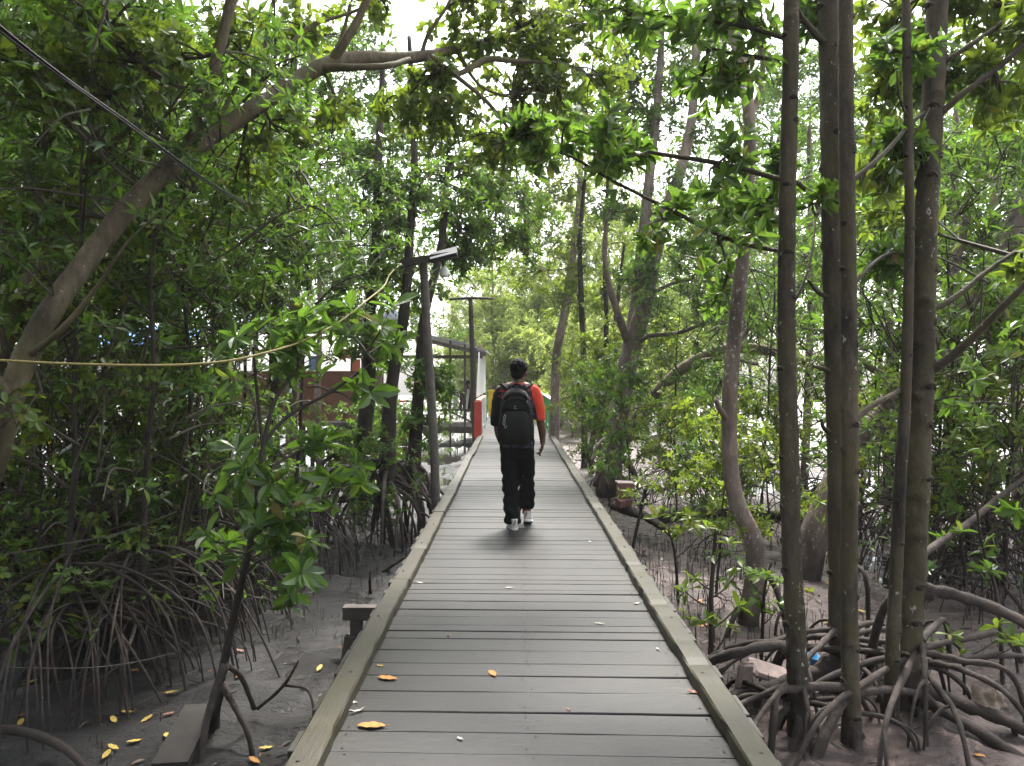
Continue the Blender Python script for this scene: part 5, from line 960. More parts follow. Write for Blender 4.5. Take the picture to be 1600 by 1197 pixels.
# ------------------------------------------------------------------ fallen leaves, driftwood, litter
LORANGE, LYELLOW, LPALE, LBROWN = plain('orange_dead_leaf', (.34, .155, .035), .75, .3, 60), plain('yellow_dead_leaf', (.38, .27, .05), .7, .15, 30), plain('pale_dead_leaf', (.27, .26, .23), .6, .15, 30), plain('brown_dead_leaf', (.16, .07, .04), .6, .25, 30)
def dead_leaf(q, L, rz, mat, label, group, curl=.25, tilt=0.0, ratio=.42):
    b = MB(); n = 9; u = np.linspace(0, 1, n); w = ratio * L * np.sin(np.pi * np.clip(u * .93 + .035, 0, 1)) ** .8 * .5; V = []
    for k in range(n):
        zc = curl * L * .8 * (abs(u[k] - .45) ** 1.6) + .002
        for s in (-1, 0, 1): V.append([s * w[k], (u[k] - .5) * L, zc + abs(s) * .22 * w[k] + .002 * math.sin(k * 2.1)])
    V = np.array(V); i = np.arange(n - 1)[:, None] * 3; j = np.arange(2)[None]; f = np.stack([i + j, i + j + 1, i + 3 + j + 1, i + 3 + j], -1).reshape(-1, 4)
    b.add(V, [f]); b.add(V - [0, 0, .0018], [f[:, ::-1]])
    tube(b, [[0, L * -.5, curl * L * .3 + .003], [0, -L * .64, .006]], [.0016, .0012], 4, 4)
    o = b.build('fallen_leaf', mat); o.location = [float(a) for a in q]; o.rotation_euler = (tilt, 0, rz)
    return tag(o, label, 'leaf', group)
DG = 'leaves fallen on the boardwalk planks'
for px, py, L, a, m, lab, cu in [(604, 1063, .105, 75, LORANGE, 'orange leaf on the planks close to the kerb with the trestle', .2), (769, 1055, .085, 20, LORANGE, 'orange leaf near the middle of the planks', .12), (579, 1138, .125, 88, LORANGE, 'largest orange leaf on the planks, nearest the camera', .08), (1086, 1085, .075, 80, LBROWN, 'curled brown leaf near the mossy kerb on the stand side', .7),
        (655, 912, .06, 60, LPALE, 'pale leaf by the joint in the kerb', .05), (795, 920, .055, 95, LPALE, 'pale leaf in the middle of the planks behind the man', .05), (936, 976, .065, 70, LPALE, 'pale slim leaf two planks before the stand side kerb', .1), (962, 855, .07, 100, LYELLOW, 'yellowish leaf against the stand side kerb', .3), (637, 909, .10, 20, LBROWN, 'curved dry leaf leaning on the kerb joint', .8),
        (1005, 932, .05, 30, LBROWN, 'small dark leaf curl by the stand side kerb', .8), (995, 945, .05, 120, LPALE, 'small grey leaf curl by the stand side kerb', .6), (922, 848, .05, 10, LPALE, 'small grey leaf scrap level with the man', .3), (550, 1101, .05, 70, LPALE, 'pale leaf scrap near the nearest kerb', .3), (556, 1115, .075, 120, LPALE, 'twisted pale stalk near the nearest kerb', .9),
        (612, 967, .03, 0, LPALE, 'tiny white scrap beside the kerb', .2), (593, 1043, .04, 80, LYELLOW, 'thin yellow scrap above the orange leaf', .2), (718, 1158, .035, 50, LPALE, 'tiny pale scrap on the nearest plank', .3), (1028, 1016, .03, 10, LPALE, 'tiny white scrap against the stand side kerb', .3), (888, 1112, .03, 40, LBROWN, 'tiny brown scrap on the near planks', .4), (700, 995, .035, 10, LBROWN, 'tiny dark scrap in a plank gap', .5)]:
    q = on_deck(px, py); dead_leaf(q + [0, 0, .0025], L, R(a), m, lab, DG, cu * .7, 0, .25 if 'slim' in lab or 'stalk' in lab else .45)
MG = 'yellow leaves fallen on the dark mud'
for k, (px, py, m) in enumerate([(163, 1166, LYELLOW), (173, 1158, LYELLOW), (206, 1143, LYELLOW), (257, 1134, LYELLOW), (265, 1078, LYELLOW), (227, 1108, LYELLOW), (174, 1116, LYELLOW), (195, 1098, LYELLOW), (370, 1053, LORANGE), (207, 1045, LORANGE), (44, 1053, LYELLOW), (28, 1116, LYELLOW), (373, 1012, LBROWN), (261, 1104, LBROWN), (190, 872, LBROWN), (30, 1110, LBROWN), (498, 1045, LYELLOW), (395, 1183, LORANGE), (413, 1153, LYELLOW), (60, 990, LORANGE)]):
    q = on_mud(px, py); q[2] = gz(q[0], q[1]) + .012; dead_leaf(q, .085, R(k * 67), m, 'fallen leaf on the dark mud under the stilt roots of the left bank', MG, .15, .15)
for k, (px, py, m) in enumerate([(1294, 913, LYELLOW), (1299, 936, LYELLOW), (1292, 981, LYELLOW), (1033, 866, LORANGE), (1007, 857, LBROWN), (1095, 945, LORANGE), (1080, 832, LYELLOW), (1458, 1120, LORANGE), (1530, 1175, LORANGE), (1100, 985, LORANGE), (1035, 870, LPALE), (1345, 960, LYELLOW), (1010, 840, LBROWN)]):
    q = on_mud(px, py); q[2] = gz(q[0], q[1]) + .012; dead_leaf(q, .09, R(k * 71), m, 'fallen leaf on the paler mud under the tall stand', 'leaves fallen on the mud of the right bank', .2, .15)
# driftwood logs and sticks
for pa, wd, mat, lab in [([(960, 790, 10.6), (985, 800, 10.3), (1010, 808, 9.9), (1045, 830, 9.4)], 16, BARK_DARK, 'dark driftwood log lying below the faded red box'), ([(1020, 815, 11.5), (1090, 800, 11.5), (1180, 805, 11.4), (1330, 815, 11.2)], 22, BARK_DARK, 'long fallen trunk lying across the right bank mud'),
        ([(578, 905, 8.6), (600, 893, 8.5), (632, 872, 8.4)], 6, BARK_DARK, 'bare stick poking out toward the kerb on the left mud'), ([(578, 928, 7.4), (577, 910, 7.3), (578, 893, 7.3)], 5, BARK_DARK, 'short upright stick on the left mud'), ([(400, 1110, 4.9), (440, 1075, 4.9), (465, 1035, 4.8)], 6, BARK_DARK, 'forked dead branch lying beside the puddle'),
        ([(440, 1072, 4.9), (478, 1080, 4.8), (490, 1115, 4.7)], 5, BARK_DARK, 'arched dead branch nearest the deck by the puddle'), ([(-20, 1140, 4.4), (40, 1148, 4.4), (100, 1175, 4.3), (150, 1230, 4.2)], 16, ROOT, 'thick bowed root coming out of the mud in the near corner'), ([(1360, 1045, 5.2), (1372, 980, 5.1), (1395, 930, 5.0), (1440, 870, 5.3), (1510, 820, 5.8), (1570, 770, 6.2), (1640, 720, 6.5)], 14, ROOT, 'long grey dead bough slanting behind the tall stand'),
        ([(1350, 1040, 6), (1358, 960, 6), (1352, 900, 6), (1335, 880, 6.2)], 8, BARK_DARK, 'dark looped dead branch between the slim twin stems and the pale stem'), ([(0, 868, 5.2), (90, 852, 5.2), (180, 835, 5.2), (275, 800, 5.3)], 1.8, GREYWOOD, 'long pale twig crossing the upper thicket'), ([(0, 1045, 4.8), (120, 1046, 4.7), (200, 1038, 4.7), (270, 1022, 4.7)], 1.6, GREYWOOD, 'long pale twig crossing just above the near mud'),
        ([(80, 715, 6), (105, 700, 6), (125, 684, 6.0)], 5, WHITE, 'white stick caught in the leaves under the rope')]:
    w = pts(pa); b = MB(); ra = wd / 2 * pa[0][2] / 1200; tube(b, w, [ra, ra * .9, ra * .6], 8, 10 * len(w), 0, .14)
    tag(b.build('driftwood', mat), lab, 'driftwood', 'dead wood lying about the mud')
q = on_mud(292, 1160); b = MB(); bar(b, P(262, 1215, 4.15) + [0, 0, .05], P(312, 1122, 4.75) + [0, 0, .06], .19, .04); tag(b.build('plank', plain('sodden_timber', (.022, .019, .017), .8, .3, 12), None, False), 'dark loose plank lying on the mud below the young mangrove', 'plank')
# faded red box
t = thing('box', 'faded red broken box perched on the driftwood beside the boardwalk', 'box', P(975, 790, 10.4))
c = P(977, 771, 10.4); FADED = plain('faded_red', (.26, .13, .125), .7, .3, 8)
b = MB(); box(b, c + [0, 0, .05], (.21, .16, .17), 0, .15, .05, .02, .012); b.build('body', FADED, t, False)
b = MB(); box(b, c + [0, 0, .147], (.24, .18, .02), 0, .15, .05, .04, .004); b.build('lid', plain('faded_lid', (.42, .33, .31), .7), t, False)
b = MB(); box(b, c + [-.02, -.02, -.11], (.2, .14, .12), 0, .4, .3, -.1, .012); b.build('base', FADED, t, False)
# cup, bags, boards, crate
t = thing('cup', 'blue plastic cup stuck on the root between the two nearest slim stems', 'cup', P(1270, 1045, 5.5))
c = P(1270, 1037, 5.5); b = MB(); CUP = plain('blue_plastic', (.06, .24, .44), .3, .1)
M = rot(R(14), R(8), 0); ringz = lambda z, rr: (np.array([0, 0, z]), rr, rr)
bb = MB(); loft(bb, [ringz(-.055, .033), ringz(-.05, .037), ringz(.055, .045), ringz(.055, .041), ringz(-.045, .033)], 0, 20); vv = np.concatenate(bb.v) @ M.T + c; b.add(vv, [f for f, m in bb.f]); cup = b.build('body', CUP, t)
b = MB(); tube(b, [c + M @ np.array([.046 * math.cos(a), .046 * math.sin(a), .055]) for a in np.linspace(0, 2 * math.pi, 25)], [.0035], 6, 25, raw=True); b.build('rim', CUP, t)
def rag(c, w, h, dpt, mat, lab, seed, name='sack'):
    r = np.random.default_rng(seed); n = 14; b = MB(); u = np.linspace(-1, 1, n); U, Vv = np.meshgrid(u, u); wd = 1 - .35 * (Vv + 1) / 2
    x = U * wd * w / 2; z = Vv * h / 2; y = dpt * (np.cos(U * 1.5) - .5) + dpt * .6 * (vnoise(U * 3 + seed, Vv * 2, seed) - .5) + dpt * .3 * np.sin(U * 9 + Vv * 2)
    v = np.stack([x + .02 * (vnoise(Vv * 4, U * 4, seed + 1) - .5), -y, z + .05 * (vnoise(U * 3, Vv, seed + 2) - .5) * (Vv > .5)], -1).reshape(-1, 3) + c
    i = np.arange(n - 1)[:, None] * n; j = np.arange(n - 1)[None]; f = np.stack([i + j, i + j + 1, i + n + j + 1, i + n + j], -1).reshape(-1, 4)
    b.add(v, [f]); b.add(v + [0, .008, 0], [f[:, ::-1]]); return tag(b.build(name, mat), lab, 'sack', 'torn cloth and sacks caught on the roots')
SACK = plain('tan_sack', (.26, .215, .17), .85, .3, 14)
rag(P(1376, 1022, 5.7), .13, .19, .05, SACK, 'tan sack caught behind the thin pale stem', 1)
rag(P(1365, 1058, 5.7), .12, .17, .05, plain('grey_sack', (.24, .21, .2), .85, .3, 14), 'crumpled grey sack at the foot of the thin pale stem', 2)
rag(P(1548, 1097, 4.72), .24, .13, .06, SACK, 'brown cloth draped over the arching root near the puddle', 3)
rag(P(1372, 1190, 4.5), .12, .12, .04, plain('pink_rag', (.34, .22, .18), .85, .3, 14), 'pinkish rag caught low between the front props', 4)
STONE = plain('pinkish_stone', (.24, .19, .175), .9, .25, 12)
for (c, s, rr, lab) in ((P(1163, 1062, 5.0), (.12, .05, .22), (.1, .15, .5), 'upright pinkish broken slab close to the kerb'), (P(1204, 1052, 5.1), (.30, .16, .05), (.5, .35, .2), 'tilted pinkish broken slab against the first slim stem')):
    b = MB(); box(b, c, s, 0, rr[2], rr[0], rr[1], .018); tag(b.build('broken_slab', STONE, None, False), lab, 'slab', 'broken slabs under the roots')
t = thing('crate', 'small pale plastic crate frame lodged in the left thicket', 'crate', P(329, 870, 6.6)); CR = plain('dirty_plastic', (.42, .37, .36), .6, .2)
c = P(329, 862, 6.6)
for k, (a, q) in enumerate([((-.08, 0, .05), (.08, 0, .05)), ((-.09, 0, -.055), (.09, 0, -.055)), ((-.08, 0, -.055), (-.08, 0, .09)), ((.08, 0, -.055), (.08, 0, .09)), ((-.08, .14, .05), (.08, .14, .05)), ((-.08, .14, -.05), (-.08, .14, .09)), ((.08, .14, -.05), (.08, .14, .09)), ((-.08, 0, .05), (-.08, .14, .05)), ((.08, 0, .05), (.08, .14, .05))]):
    b = MB(); bar(b, c + a, c + q, .016 if k else .03); b.build('bar', CR, t, False)
b = MB(); ra = np.random.default_rng(3)
for k in range(26):
    a = P(190, 875, 6.5) + ra.normal(0, .05, 3); bar(b, a, a + nrm(ra.normal(0, 1, 3) * [1, .4, .6]) * .12, .03, .006)
tag(b.build('dead_foliage', plain('rusty_leaf', (.17, .07, .04), .8, .3, 20)), 'clump of rust brown dead leaves hanging in the left root thicket', 'leaf clump')

# ------------------------------------------------------------------ the walking man and his rucksack
MO = np.array([0.04, 8.0, 0.0]); s_ = 8.0 / 1200
def L3(px, py, y=0.0): return MO + [(px - 808) * s_, y, EYE - (py - 587) * s_]
SKIN = plain('brown_skin', (.125, .062, .042), .5, .08, 30); HAIR = plain('black_hair', (.006, .0055, .0055), .85, .3, 60, spec=.15)
TROUS = plain('black_trousers', (.0055, .0055, .0065), .9, .2, 10, spec=.12); SHOE = plain('white_shoe', (.55, .53, .52), .6, .1, 20); SOLE = plain('shoe_sole', (.62, .61, .6), .6, .08)
man = thing('person', 'man walking away in black trousers and a half black half red T-shirt', 'person', MO)
def limb(mb, p, r, sides=16, n=None):
    tube(mb, p, r, sides, n or 9 * len(p)); p = np.asarray(p)
    ball(mb, p[0], r[0] * .98, 0, sides, 8); ball(mb, p[-1], r[-1] * .98, 0, sides, 8)
hd = L3(811.5, 581) ; yaw = R(-24)
hx = np.array([math.cos(yaw), math.sin(yaw), 0]); hy = np.array([-math.sin(yaw), math.cos(yaw), 0])      # head right / head forward
def H(a, b, c): return hd + hx * a + hy * b + [0, 0, c]
HM = np.stack([hx, hy, [0, 0, 1.]], 1)
body = MB()
ball(body, H(0, -.012, .03), (.074, .094, .098), 0, 24, 16, HM)
ball(body, H(0, .03, -.035), (.060, .066, .082), 0, 20, 14, HM); ball(body, H(0, .055, -.085), (.034, .034, .028), 0, 16, 10, HM)          # jaw, chin
limb(body, [H(0, .088, .008), H(0, .110, -.030)], [.012, .017], 10); ball(body, H(0, .092, -.062), (.026, .014, .008), 0, 12, 8, HM); ball(body, H(0, .094, -.074), (.022, .013, .008), 0, 12, 8, HM)
for s in (-1, 1):
    ball(body, H(s * .077, -.005, -.018), (.012, .020, .033), 0, 12, 10, HM); ball(body, H(s * .032, .081, .014), (.017, .012, .010), 0, 10, 8, HM)
    ball(body, H(s * .034, .066, -.028), (.024, .022, .022), 0, 12, 8, HM)
limb(body, [hd + [0, -.018, -.035], hd + [-.005, -.03, -.11], L3(810, 607, -.04)], [.054, .053, .066])
LA = [L3(782, 613, -.02), L3(777, 640, -.03), L3(777, 658, -.02), L3(779, 678, .03), L3(784, 695, .07)]
RA = [L3(834, 613, -.02), L3(841, 638, -.03), L3(844, 657, -.02), L3(847, 674, .01), L3(848, 690, .04)]
for A in (LA, RA): limb(body, A, [.062, .050, .043, .041, .029])
limb(body, [L3(782, 610, -.02), L3(809, 607, -.02), L3(834, 610, -.02)], [.055, .09, .055]); loft(body, [(L3(809, y, -.01), a, b) for y, a, b in ((600, .10, .07), (612, .17, .095), (640, .17, .10), (690, .15, .095), (705, .15, .10))], 0, 24)
limb(body, [L3(798, 700), L3(799, 740, .0), L3(800, 770, -.03), L3(802, 812, -.1)], [.08, .065, .05, .04]); limb(body, [L3(820, 700), L3(821, 740, .06), L3(822, 765, .12), L3(824, 800, .22)], [.08, .065, .05, .04])
def hand(mb, wrist, down, out, fwd, curl, objhold=False):
    """down: towards the fingertips, out: back of hand normal, fwd: thumb side"""
    pal = wrist + down * .045
    M = np.stack([fwd, out, down], 1); ball(mb, pal, (.038, .016, .052), 0, 16, 12, M); limb(mb, [wrist - down * .03, wrist + down * .02], [.027, .027], 10)
    for k, (off, Lf) in enumerate(((.028, .075), (.010, .085), (-.009, .078), (-.026, .060))):
        p = pal + down * .040 + fwd * off; pt = [p]; a = 0.0
        for sgm in (.45, .31, .24):
            a += curl * (1 + .12 * k); pt.append(pt[-1] + (down * math.cos(a) - out * math.sin(a)) * Lf * sgm)
        limb(mb, pt, [.0095, .009, .008, .0065], 8, 14)
    p = wrist + down * .025 + fwd * .026; limb(mb, [p, p + fwd * .022 + down * .022 - out * .006, p + fwd * .022 + down * .048 - out * .018, p + fwd * .014 + down * .068 - out * .026], [.013, .0115, .010, .008], 8, 14)
    return pal + down * .06 - out * .02
hc = hand(body, RA[-1], nrm([-.02, .10, -1]), nrm([1, -.15, 0]), nrm([.12, 1, .1]), .42)
hand(body, LA[-1], nrm([.25, .35, -1]), nrm([-1, -.1, -.2]), nrm([-.05, 1, .3]), .25)
remeshed(body, 'body', SKIN, .0055, 2, man)
# eyes
for s in (-1, 1):
    b = MB(); ball(b, H(s * .032, .090, .014), (.010, .006, .006), 0, 10, 8, HM); b.build('eye', plain('eye_white', (.6, .58, .55), .3, .02), man)
# hair
hb = MB(); ball(hb, H(0, -.020, .040), (.083, .098, .100), 0, 24, 16, HM); ball(hb, H(0, -.058, -.020), (.070, .056, .066), 0, 20, 12, HM); ball(hb, H(-.02, .045, .098), (.05, .055, .03), 0, 14, 10, HM)
rr = np.random.default_rng(2)
for k in range(260):
    d = nrm(rr.normal(0, 1, 3) * [1, 1, .9] + [0, -.25, .25]); 
    if d[1] > .55 or (d[2] < -.35): continue
    p = H(0, -.02, .038) + HM @ (d * [.082, .097, .098]); ball(hb, p, rr.uniform(.008, .013), 0, 6, 4)
remeshed(hb, 'hair', HAIR, .006, 1, man)
# T-shirt
m_, n_, l_, p_ = new_mat('shirt_cloth'); SHIRT = m_
tc = n_.new('ShaderNodeTexCoord'); mp = n_.new('ShaderNodeMapping'); mp.inputs['Location'].default_value = [-float(a) for a in MO]; l_.new(tc.outputs['Object'], mp.inputs[0])
sx = n_.new('ShaderNodeSeparateXYZ'); l_.new(mp.outputs[0], sx.inputs[0])
def gt(src, v, w=.004):
    q = n_.new('ShaderNodeMapRange'); l_.new(src, q.inputs[0]); q.inputs[1].default_value = v - w; q.inputs[2].default_value = v + w; return q.outputs[0]
base = ramp(n_, l_, noise(n_, l_, 26, 3, mp.outputs[0]), [(.42, (.012, .012, .016)), (.62, (.055, .055, .085)), (.8, (.12, .11, .15))])
blk = ramp(n_, l_, noise(n_, l_, 12, 2, mp.outputs[0]), [(.3, (.008, .008, .009)), (.7, (.014, .014, .016))])
def lt(src, v): 
    q = n_.new('ShaderNodeMapRange'); l_.new(src, q.inputs[0]); q.inputs[1].default_value = v + .01; q.inputs[2].default_value = v - .01; return q.outputs[0]
c = mixc(n_, l_, lt(sx.outputs['X'], -.175), base, blk)
wv = n_.new('ShaderNodeMath'); wv.operation = 'MULTIPLY_ADD'; l_.new(sx.outputs['Z'], wv.inputs[0]); wv.inputs[1].default_value = .22; l_.new(sx.outputs['X'], wv.inputs[2])
c = mixc(n_, l_, gt(wv.outputs[0], .462), c, (.60, .055, .032))
vo = n_.new('ShaderNodeTexVoronoi'); vo.inputs['Scale'].default_value = 30; l_.new(mp.outputs[0], vo.inputs['Vector'])
for cx in (-.15, .135):                       # small red printed marks behind each shoulder
    vd = n_.new('ShaderNodeVectorMath'); vd.operation = 'DISTANCE'; l_.new(mp.outputs[0], vd.inputs[0]); vd.inputs[1].default_value = (cx, -.10, EYE - (616 - 587) * s_)
    m1 = lt(vd.outputs['Value'], .05); mu = n_.new('ShaderNodeMath'); mu.operation = 'MULTIPLY'; l_.new(m1, mu.inputs[0]); l_.new(lt(vo.outputs['Distance'], .42), mu.inputs[1])
    c = mixc(n_, l_, mu.outputs[0], c, (.55, .04, .04))
c = mixc(n_, l_, gt(sx.outputs['Z'], EYE - (600.5 - 587) * s_, .003), c, (.52, .06, .04))
l_.new(c, p_.inputs['Base Color']); p_.inputs['Roughness'].default_value = .8; p_.inputs['Specular IOR Level'].default_value = .2
bump(n_, l_, noise(n_, l_, 9, 4, mp.outputs[0], .5, (1, 1, .45)), p_, .5, .03)
sh = MB()
loft(sh, [(L3(810, 599, -.035), .078, .072), (L3(810, 603, -.03), .115, .085), (L3(809.5, 608, -.025), .17, .10), (L3(809, 616, -.02), .19, .118), (L3(808, 632, -.02), .193, .13), (L3(808, 655, -.012), .182, .128), (L3(808, 680, -.005), .185, .13), (L3(808, 699, 0), .195, .138)], 0, 40, 2.4)
limb(sh, [L3(792, 611, -.02), L3(783, 614, -.02), L3(778, 635, -.03), L3(777, 662, -.02)], [.072, .072, .070, .074]); limb(sh, [L3(826, 611, -.02), L3(834, 613, -.02), L3(839, 632, -.03), L3(841, 653, -.025)], [.072, .071, .070, .076])
tmp = remeshed(sh, 't_shirt', SHIRT, .007, 3, man)
# flatten the rounded sleeve ends to straight hems
bm = bmesh.new(); bm.from_mesh(tmp.data)
for v in bm.verts:
    x = v.co.x - MO[0]; 
    if x < -.15: v.co.z = max(v.co.z, EYE - (664 - 587) * s_ + .01 * math.sin(v.co.y * 30))
    if x > .165 and v.co.z < EYE - (640 - 587) * s_: v.co.z = max(v.co.z, EYE - (656.5 - 587) * s_ - .12 * (x - .25))
    f = math.sin(v.co.z * 31 + x * 9) * math.sin(x * 22 + v.co.y * 14) * .0035; v.co.y += f; v.co.x += f * .6
bm.to_mesh(tmp.data); bm.free()
# trousers
tr = MB()
loft(tr, [(L3(808, 685), .178, .128), (L3(808, 697), .182, .132), (L3(808, 708), .175, .132), (L3(808, 716), .155, .12)], 0, 32, 2.4)
limb(tr, [L3(796, 706), L3(797, 732, .0), L3(798, 757, -.02), L3(799, 785, -.07), L3(801, 814, -.10)], [.100, .096, .088, .082, .084], 22); limb(tr, [L3(820.5, 706), L3(822, 732, .05), L3(823, 757, .12), L3(823, 778, .18), L3(823, 798, .23)], [.098, .093, .086, .084, .088], 22)
to = remeshed(tr, 'trousers', TROUS, .008, 3, man); bm = bmesh.new(); bm.from_mesh(to.data)
for v in bm.verts:
    x, y = v.co.x - MO[0], v.co.y - MO[1]; left = x < .035
    v.co.z = max(v.co.z, (.065 + .12 * (y + .1)) if left else (.155 - .10 * (y - .23)))
    f = (math.sin(v.co.z * 44 + y * 20) * math.sin(x * 30 + v.co.z * 17)) * .010 * (1.2 if v.co.z < .55 else .5); v.co.y += f; v.co.x += f
bm.to_mesh(to.data); bm.free()
# shoes: sole, upper, heel counter, seen from behind
def shoe(cx, y0, yaw, pitch, z0):
    M = rot(pitch, 0, yaw); T = lambda p: M @ np.array(p) + MO + [cx, y0, z0]
    def foot(zs, name, mat, par):
        b = MB(); bb = MB(); loft(bb, zs, 0, 28, 2.6); v = np.concatenate(bb.v) @ M.T + MO + [cx, y0, z0]; b.add(v, [f for f, m in bb.f]); return b.build(name, mat, par)
    up = foot([(np.array([0, .10, .022]), .044, .135), (np.array([0, .098, .045]), .045, .134), (np.array([0, .075, .068]), .041, .108), (np.array([0, .035, .088]), .036, .070), (np.array([0, .012, .108]), .035, .046), (np.array([0, .010, .114]), .030, .040)], 'shoe', SHOE, man)
    foot([(np.array([0, .10, 0]), .045, .140), (np.array([0, .10, .006]), .048, .144), (np.array([0, .10, .026]), .047, .141)], 'sole', SOLE, up)
    b = MB(); tube(b, [T((-.02, -.036, .05)), T((0, -.040, .085)), T((.0, -.036, .108))], [.006, .007, .006], 6, 8); b.build('heel_tab', plain('grey_tab', (.2, .2, .21), .6), up)
    b = MB()
    for k in range(4): tube(b, [T((-.026, .075 + k * .022, .076 - k * .007)), T((0, .08 + k * .022, .086 - k * .008)), T((.026, .075 + k * .022, .076 - k * .007))], [.003], 5, 6)
    b.build('lace', SOLE, up)
shoe(-.03, -.16, R(14), 0, .002); shoe(.105, .17, R(-8), R(-12), .022)
for cx, cy_, z in ((.102, .232, .165),):
    b = MB(); tube(b, [MO + [cx, cy_, .10], MO + [cx, cy_ - .005, .15]], [.045, .047], 14, 6); b.build('sock', plain('red_sock', (.35, .05, .04), .8), man)
# the small dark thing in his right hand
b = MB(); box(b, hc + [-.006, .0, -.012], (.014, .035, .085), 0, R(10), R(10), 0, .004); hp = tag(b.build('handheld_device', plain('dark_device', (.015, .015, .017), .35, .1), None, False), 'small dark object held in the walking man\'s hand', 'device')

# rucksack
NYL = plain('black_nylon', (.006, .006, .0065), .75, .25, 40, spec=.25); NYL2 = plain('charcoal_nylon', (.010, .010, .011), .85, .2, 40, spec=.15); CORD = plain('grey_cord', (.30, .30, .30), .6, .1); GREYP = plain('grey_print', (.20, .20, .20), .6, .05)
bk = thing('rucksack', 'black rucksack with grey zip cords worn by the walking man', 'rucksack', L3(806, 645, -.22))
def pk(px, py, y): return L3(px, py, y)
def zlev(py, hw, y0, y1, pw=3.2, cx=806): return (L3(cx, py, -(y0 + y1) / 2), hw * s_, (y1 - y0) / 2, 0, pw)
b = MB(); loft(b, [zlev(606, 5, .10, .17), zlev(608, 10, .10, .20), zlev(612, 16, .10, .235), zlev(620, 20.5, .10, .265), zlev(634, 23.5, .10, .29), zlev(655, 25.5, .095, .315), zlev(674, 26, .095, .32), zlev(685, 25.5, .095, .315), zlev(690, 23, .10, .29), zlev(692.5, 16, .11, .25)], 0, 40)
mbk = remeshed(b, 'main_compartment', NYL, .008, 2, bk)
bm = bmesh.new(); bm.from_mesh(mbk.data)
for v in bm.verts:
    f = math.sin(v.co.z * 38 + v.co.x * 25) * math.sin(v.co.x * 33 - v.co.z * 12) * .004; v.co.y += f
bm.to_mesh(mbk.data); bm.free()
b = MB(); loft(b, [zlev(640, 10, .24, .315), zlev(642, 15, .24, .335), zlev(650, 19, .24, .352), zlev(668, 20.5, .24, .365), zlev(680, 20, .24, .36), zlev(686, 17, .24, .33), zlev(687, 12, .24, .30)], 0, 36); pkt = b.build('front_pocket', NYL, bk)
b = MB(); loft(b, [zlev(619, 8, .20, .262), zlev(620.5, 13, .20, .278), zlev(625, 18, .20, .296), zlev(632, 20, .20, .312), zlev(637, 20, .20, .318), zlev(639, 19, .2, .31)], 0, 36); b.build('top_pocket', NYL, bk)
arc = [L3(806 + 20.5 * math.cos(a), 641 - 19 * math.sin(a), -.298 - .012 * (1 - math.sin(a))) for a in np.linspace(-.05, math.pi + .05, 25)]
b = MB(); tube(b, arc, [.006], 6, 40); b.build('zip', NYL2, bk)
arc = [L3(806 + 17 * math.cos(a), 624 - 9 * math.sin(a), -.262 - .03 * (1 - math.sin(a))) for a in np.linspace(.1, math.pi - .1, 21)]
b = MB()
for k in range(20): bar(b, arc[k], arc[k + 1], .012, .035)
b.build('grey_panel', NYL2, bk, False)
b = MB(); tube(b, [L3(801, 609, -.12), L3(802, 602, -.12), L3(807, 600, -.12), L3(812, 602, -.12), L3(813, 609, -.12)], [.008], 8, 24); b.build('grab_handle', NYL2, bk)
for s, xs in ((-1, (799, 793, 786, 784, 785)), (1, (815, 821, 829, 831, 830))):
    b = MB(); q = spline([L3(xs[0], 612, -.155), L3(xs[1], 604, -.115), L3(xs[2], 600.5, -.03), L3(xs[3], 607, .07), L3(xs[4], 640, .13)], 22)
    for k in range(21):
        T = nrm(q[k + 1] - q[k]); side = np.array([1., 0, 0]); side = nrm(side - T * np.dot(side, T)); u = np.cross(side, T); 
        v = [p + side * sx_ * .030 + u * sz * .008 for p in (q[k], q[k + 1] + T * .004) for sx_, sz in ((-1, -1), (1, -1), (1, 1), (-1, 1))]
        b.add(v, [[0, 1, 2, 3], [7, 6, 5, 4], [0, 4, 5, 1], [1, 5, 6, 2], [2, 6, 7, 3], [3, 7, 4, 0]])
    b.build('shoulder_strap', NYL2, bk, False)
for px, py, ln in ((789.5, 645, 8), (788.5, 652, 9), (791, 658, 8)):
    b = MB(); tube(b, [L3(px, py, -.34), L3(px + 1, py + ln * .5, -.352), L3(px - 1, py + ln, -.35), L3(px - 2, py + ln * .5, -.345), L3(px, py, -.342)], [.0035], 6, 18); b.build('zip_cord', CORD, bk)
for s in (-1, 1):
    b = MB(); loft(b, [(L3(806 + s * 24, py, -.2), .025, rr) for py, rr in ((660, .05), (664, .07), (682, .072), (687, .05))], 0, 20); b.build('side_pocket', NYL2, bk)
    b = MB(); bar(b, L3(806 + s * 25.6, 648, -.30), L3(806 + s * 26.6, 651, -.12), .012, .02); b.build('side_strap', NYL2, bk, False)
# small emblem: a crescent-like mark over a short line
b = MB(); em = L3(805, 635, -.324)
for k in range(9):
    a0, a1 = R(60 + k * 24), R(60 + (k + 1) * 24); bar(b, em + [.010 * math.cos(a0), -.004, .010 * math.sin(a0) + .006], em + [.010 * math.cos(a1), -.004, .010 * math.sin(a1) + .006], .004, .004 + .004 * math.sin(math.pi * k / 8))
bar(b, em + [-.002, -.004, .012], em + [.010, -.004, .016], .004, .004); bar(b, em + [-.020, -.004, -.012], em + [.020, -.004, -.012], .004, .004); b.build('emblem', GREYP, bk, False)
b = MB(); bar(b, L3(803, 683.5, -.366), L3(809, 683, -.366), .004, .006); b.build('small_label', NYL2, bk, False)

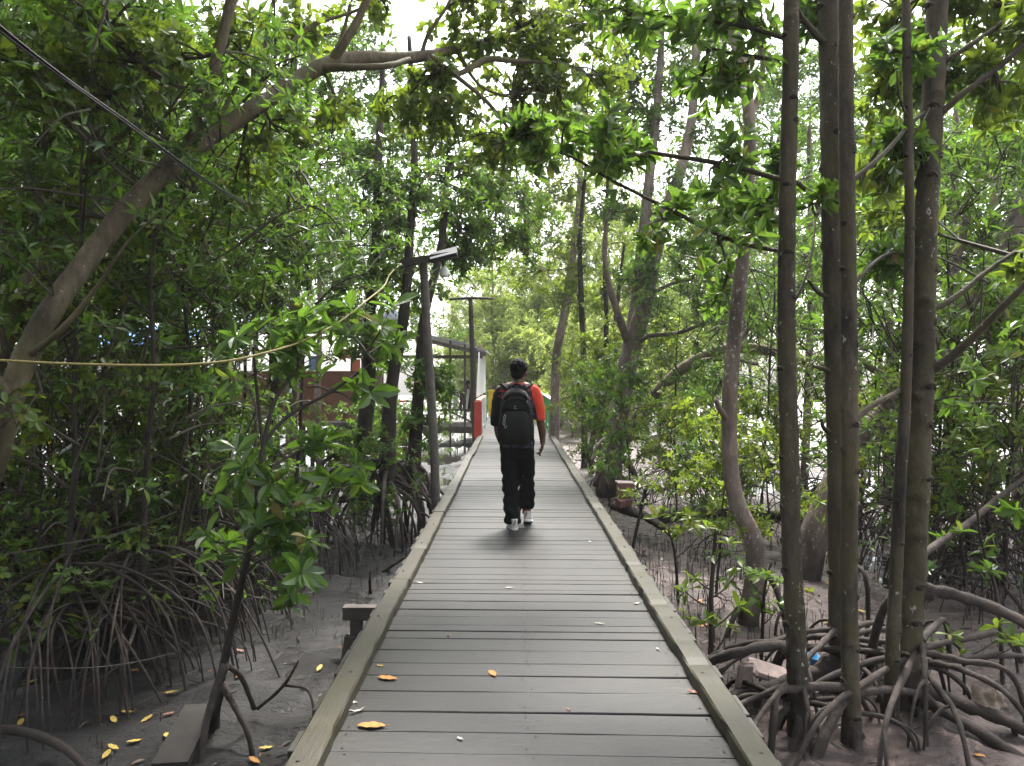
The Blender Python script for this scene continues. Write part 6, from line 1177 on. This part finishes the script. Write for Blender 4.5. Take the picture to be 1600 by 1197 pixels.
# the person sitting in the shelter
SO = np.array([-1.55, 26.0, 0]); sit = thing('person', 'person in a dark cap sitting on the striped bench in the shelter, seen from behind', 'person', SO)
sb = MB(); limb(sb, [SO + [0, 0, .52], SO + [0, -.03, .8], SO + [0, -.02, 1.05]], [.16, .15, .13]); limb(sb, [SO + [0, 0, 1.05], SO + [0, .02, 1.2]], [.06, .055]); ball(sb, SO + [0, .03, 1.29], (.08, .095, .115)); ball(sb, SO + [-.02, .1, 1.24], (.03, .03, .04))
for s in (-1, 1):
    limb(sb, [SO + [s * .09, .02, .53], SO + [s * .11, .45, .52], SO + [s * .11, .47, .06]], [.08, .065, .045]); limb(sb, [SO + [s * .19, 0, 1.02], SO + [s * .22, .02, .76], SO + [s * .14, .26, .66]], [.05, .042, .03])
    limb(sb, [SO + [s * .11, .46, .04], SO + [s * .11, .62, .03]], [.04, .035]); hand(sb, SO + [s * .14, .26, .66], nrm([-s * .2, 1, -.3]), nrm([0, .3, 1]), nrm([-s, 0, 0]), .3)
remeshed(sb, 'body', SKIN, .011, 2, sit)
cb = MB(); limb(cb, [SO + [0, 0, .55], SO + [0, -.03, .8], SO + [0, -.02, 1.06]], [.175, .168, .145])
for s in (-1, 1): limb(cb, [SO + [s * .17, 0, 1.04], SO + [s * .21, .01, .86]], [.068, .06])
remeshed(cb, 'shirt', plain('dark_shirt', (.05, .03, .035), .8), .012, 2, sit)
cb = MB(); ball(cb, SO + [0, .02, 1.345], (.092, .108, .085), 0, 20, 12); loft(cb, [(SO + [-.07, .11, 1.35], .09, .07), (SO + [-.07, .115, 1.362], .085, .065)], 0, 20); cb.build('cap', plain('dark_cap', (.015, .014, .016), .7), sit)

# ------------------------------------------------------------------ the damp air
hz = bpy.data.materials.new('damp_air'); hz.use_nodes = True; hz.node_tree.nodes.clear()
ho = hz.node_tree.nodes.new('ShaderNodeOutputMaterial'); pv = hz.node_tree.nodes.new('ShaderNodeVolumePrincipled')
pv.inputs['Color'].default_value = (.93, .95, .97, 1); pv.inputs['Density'].default_value = 0.0006; pv.inputs['Anisotropy'].default_value = 0.3
hz.node_tree.links.new(pv.outputs[0], ho.inputs['Volume'])
b = MB(); box(b, (0, 21, 10.0), (190, 140, 24.0)); hb_ = b.build('haze', hz, None, False); tag(hb_, 'pale damp air hanging between the far trees', 'haze', None, 'stuff')
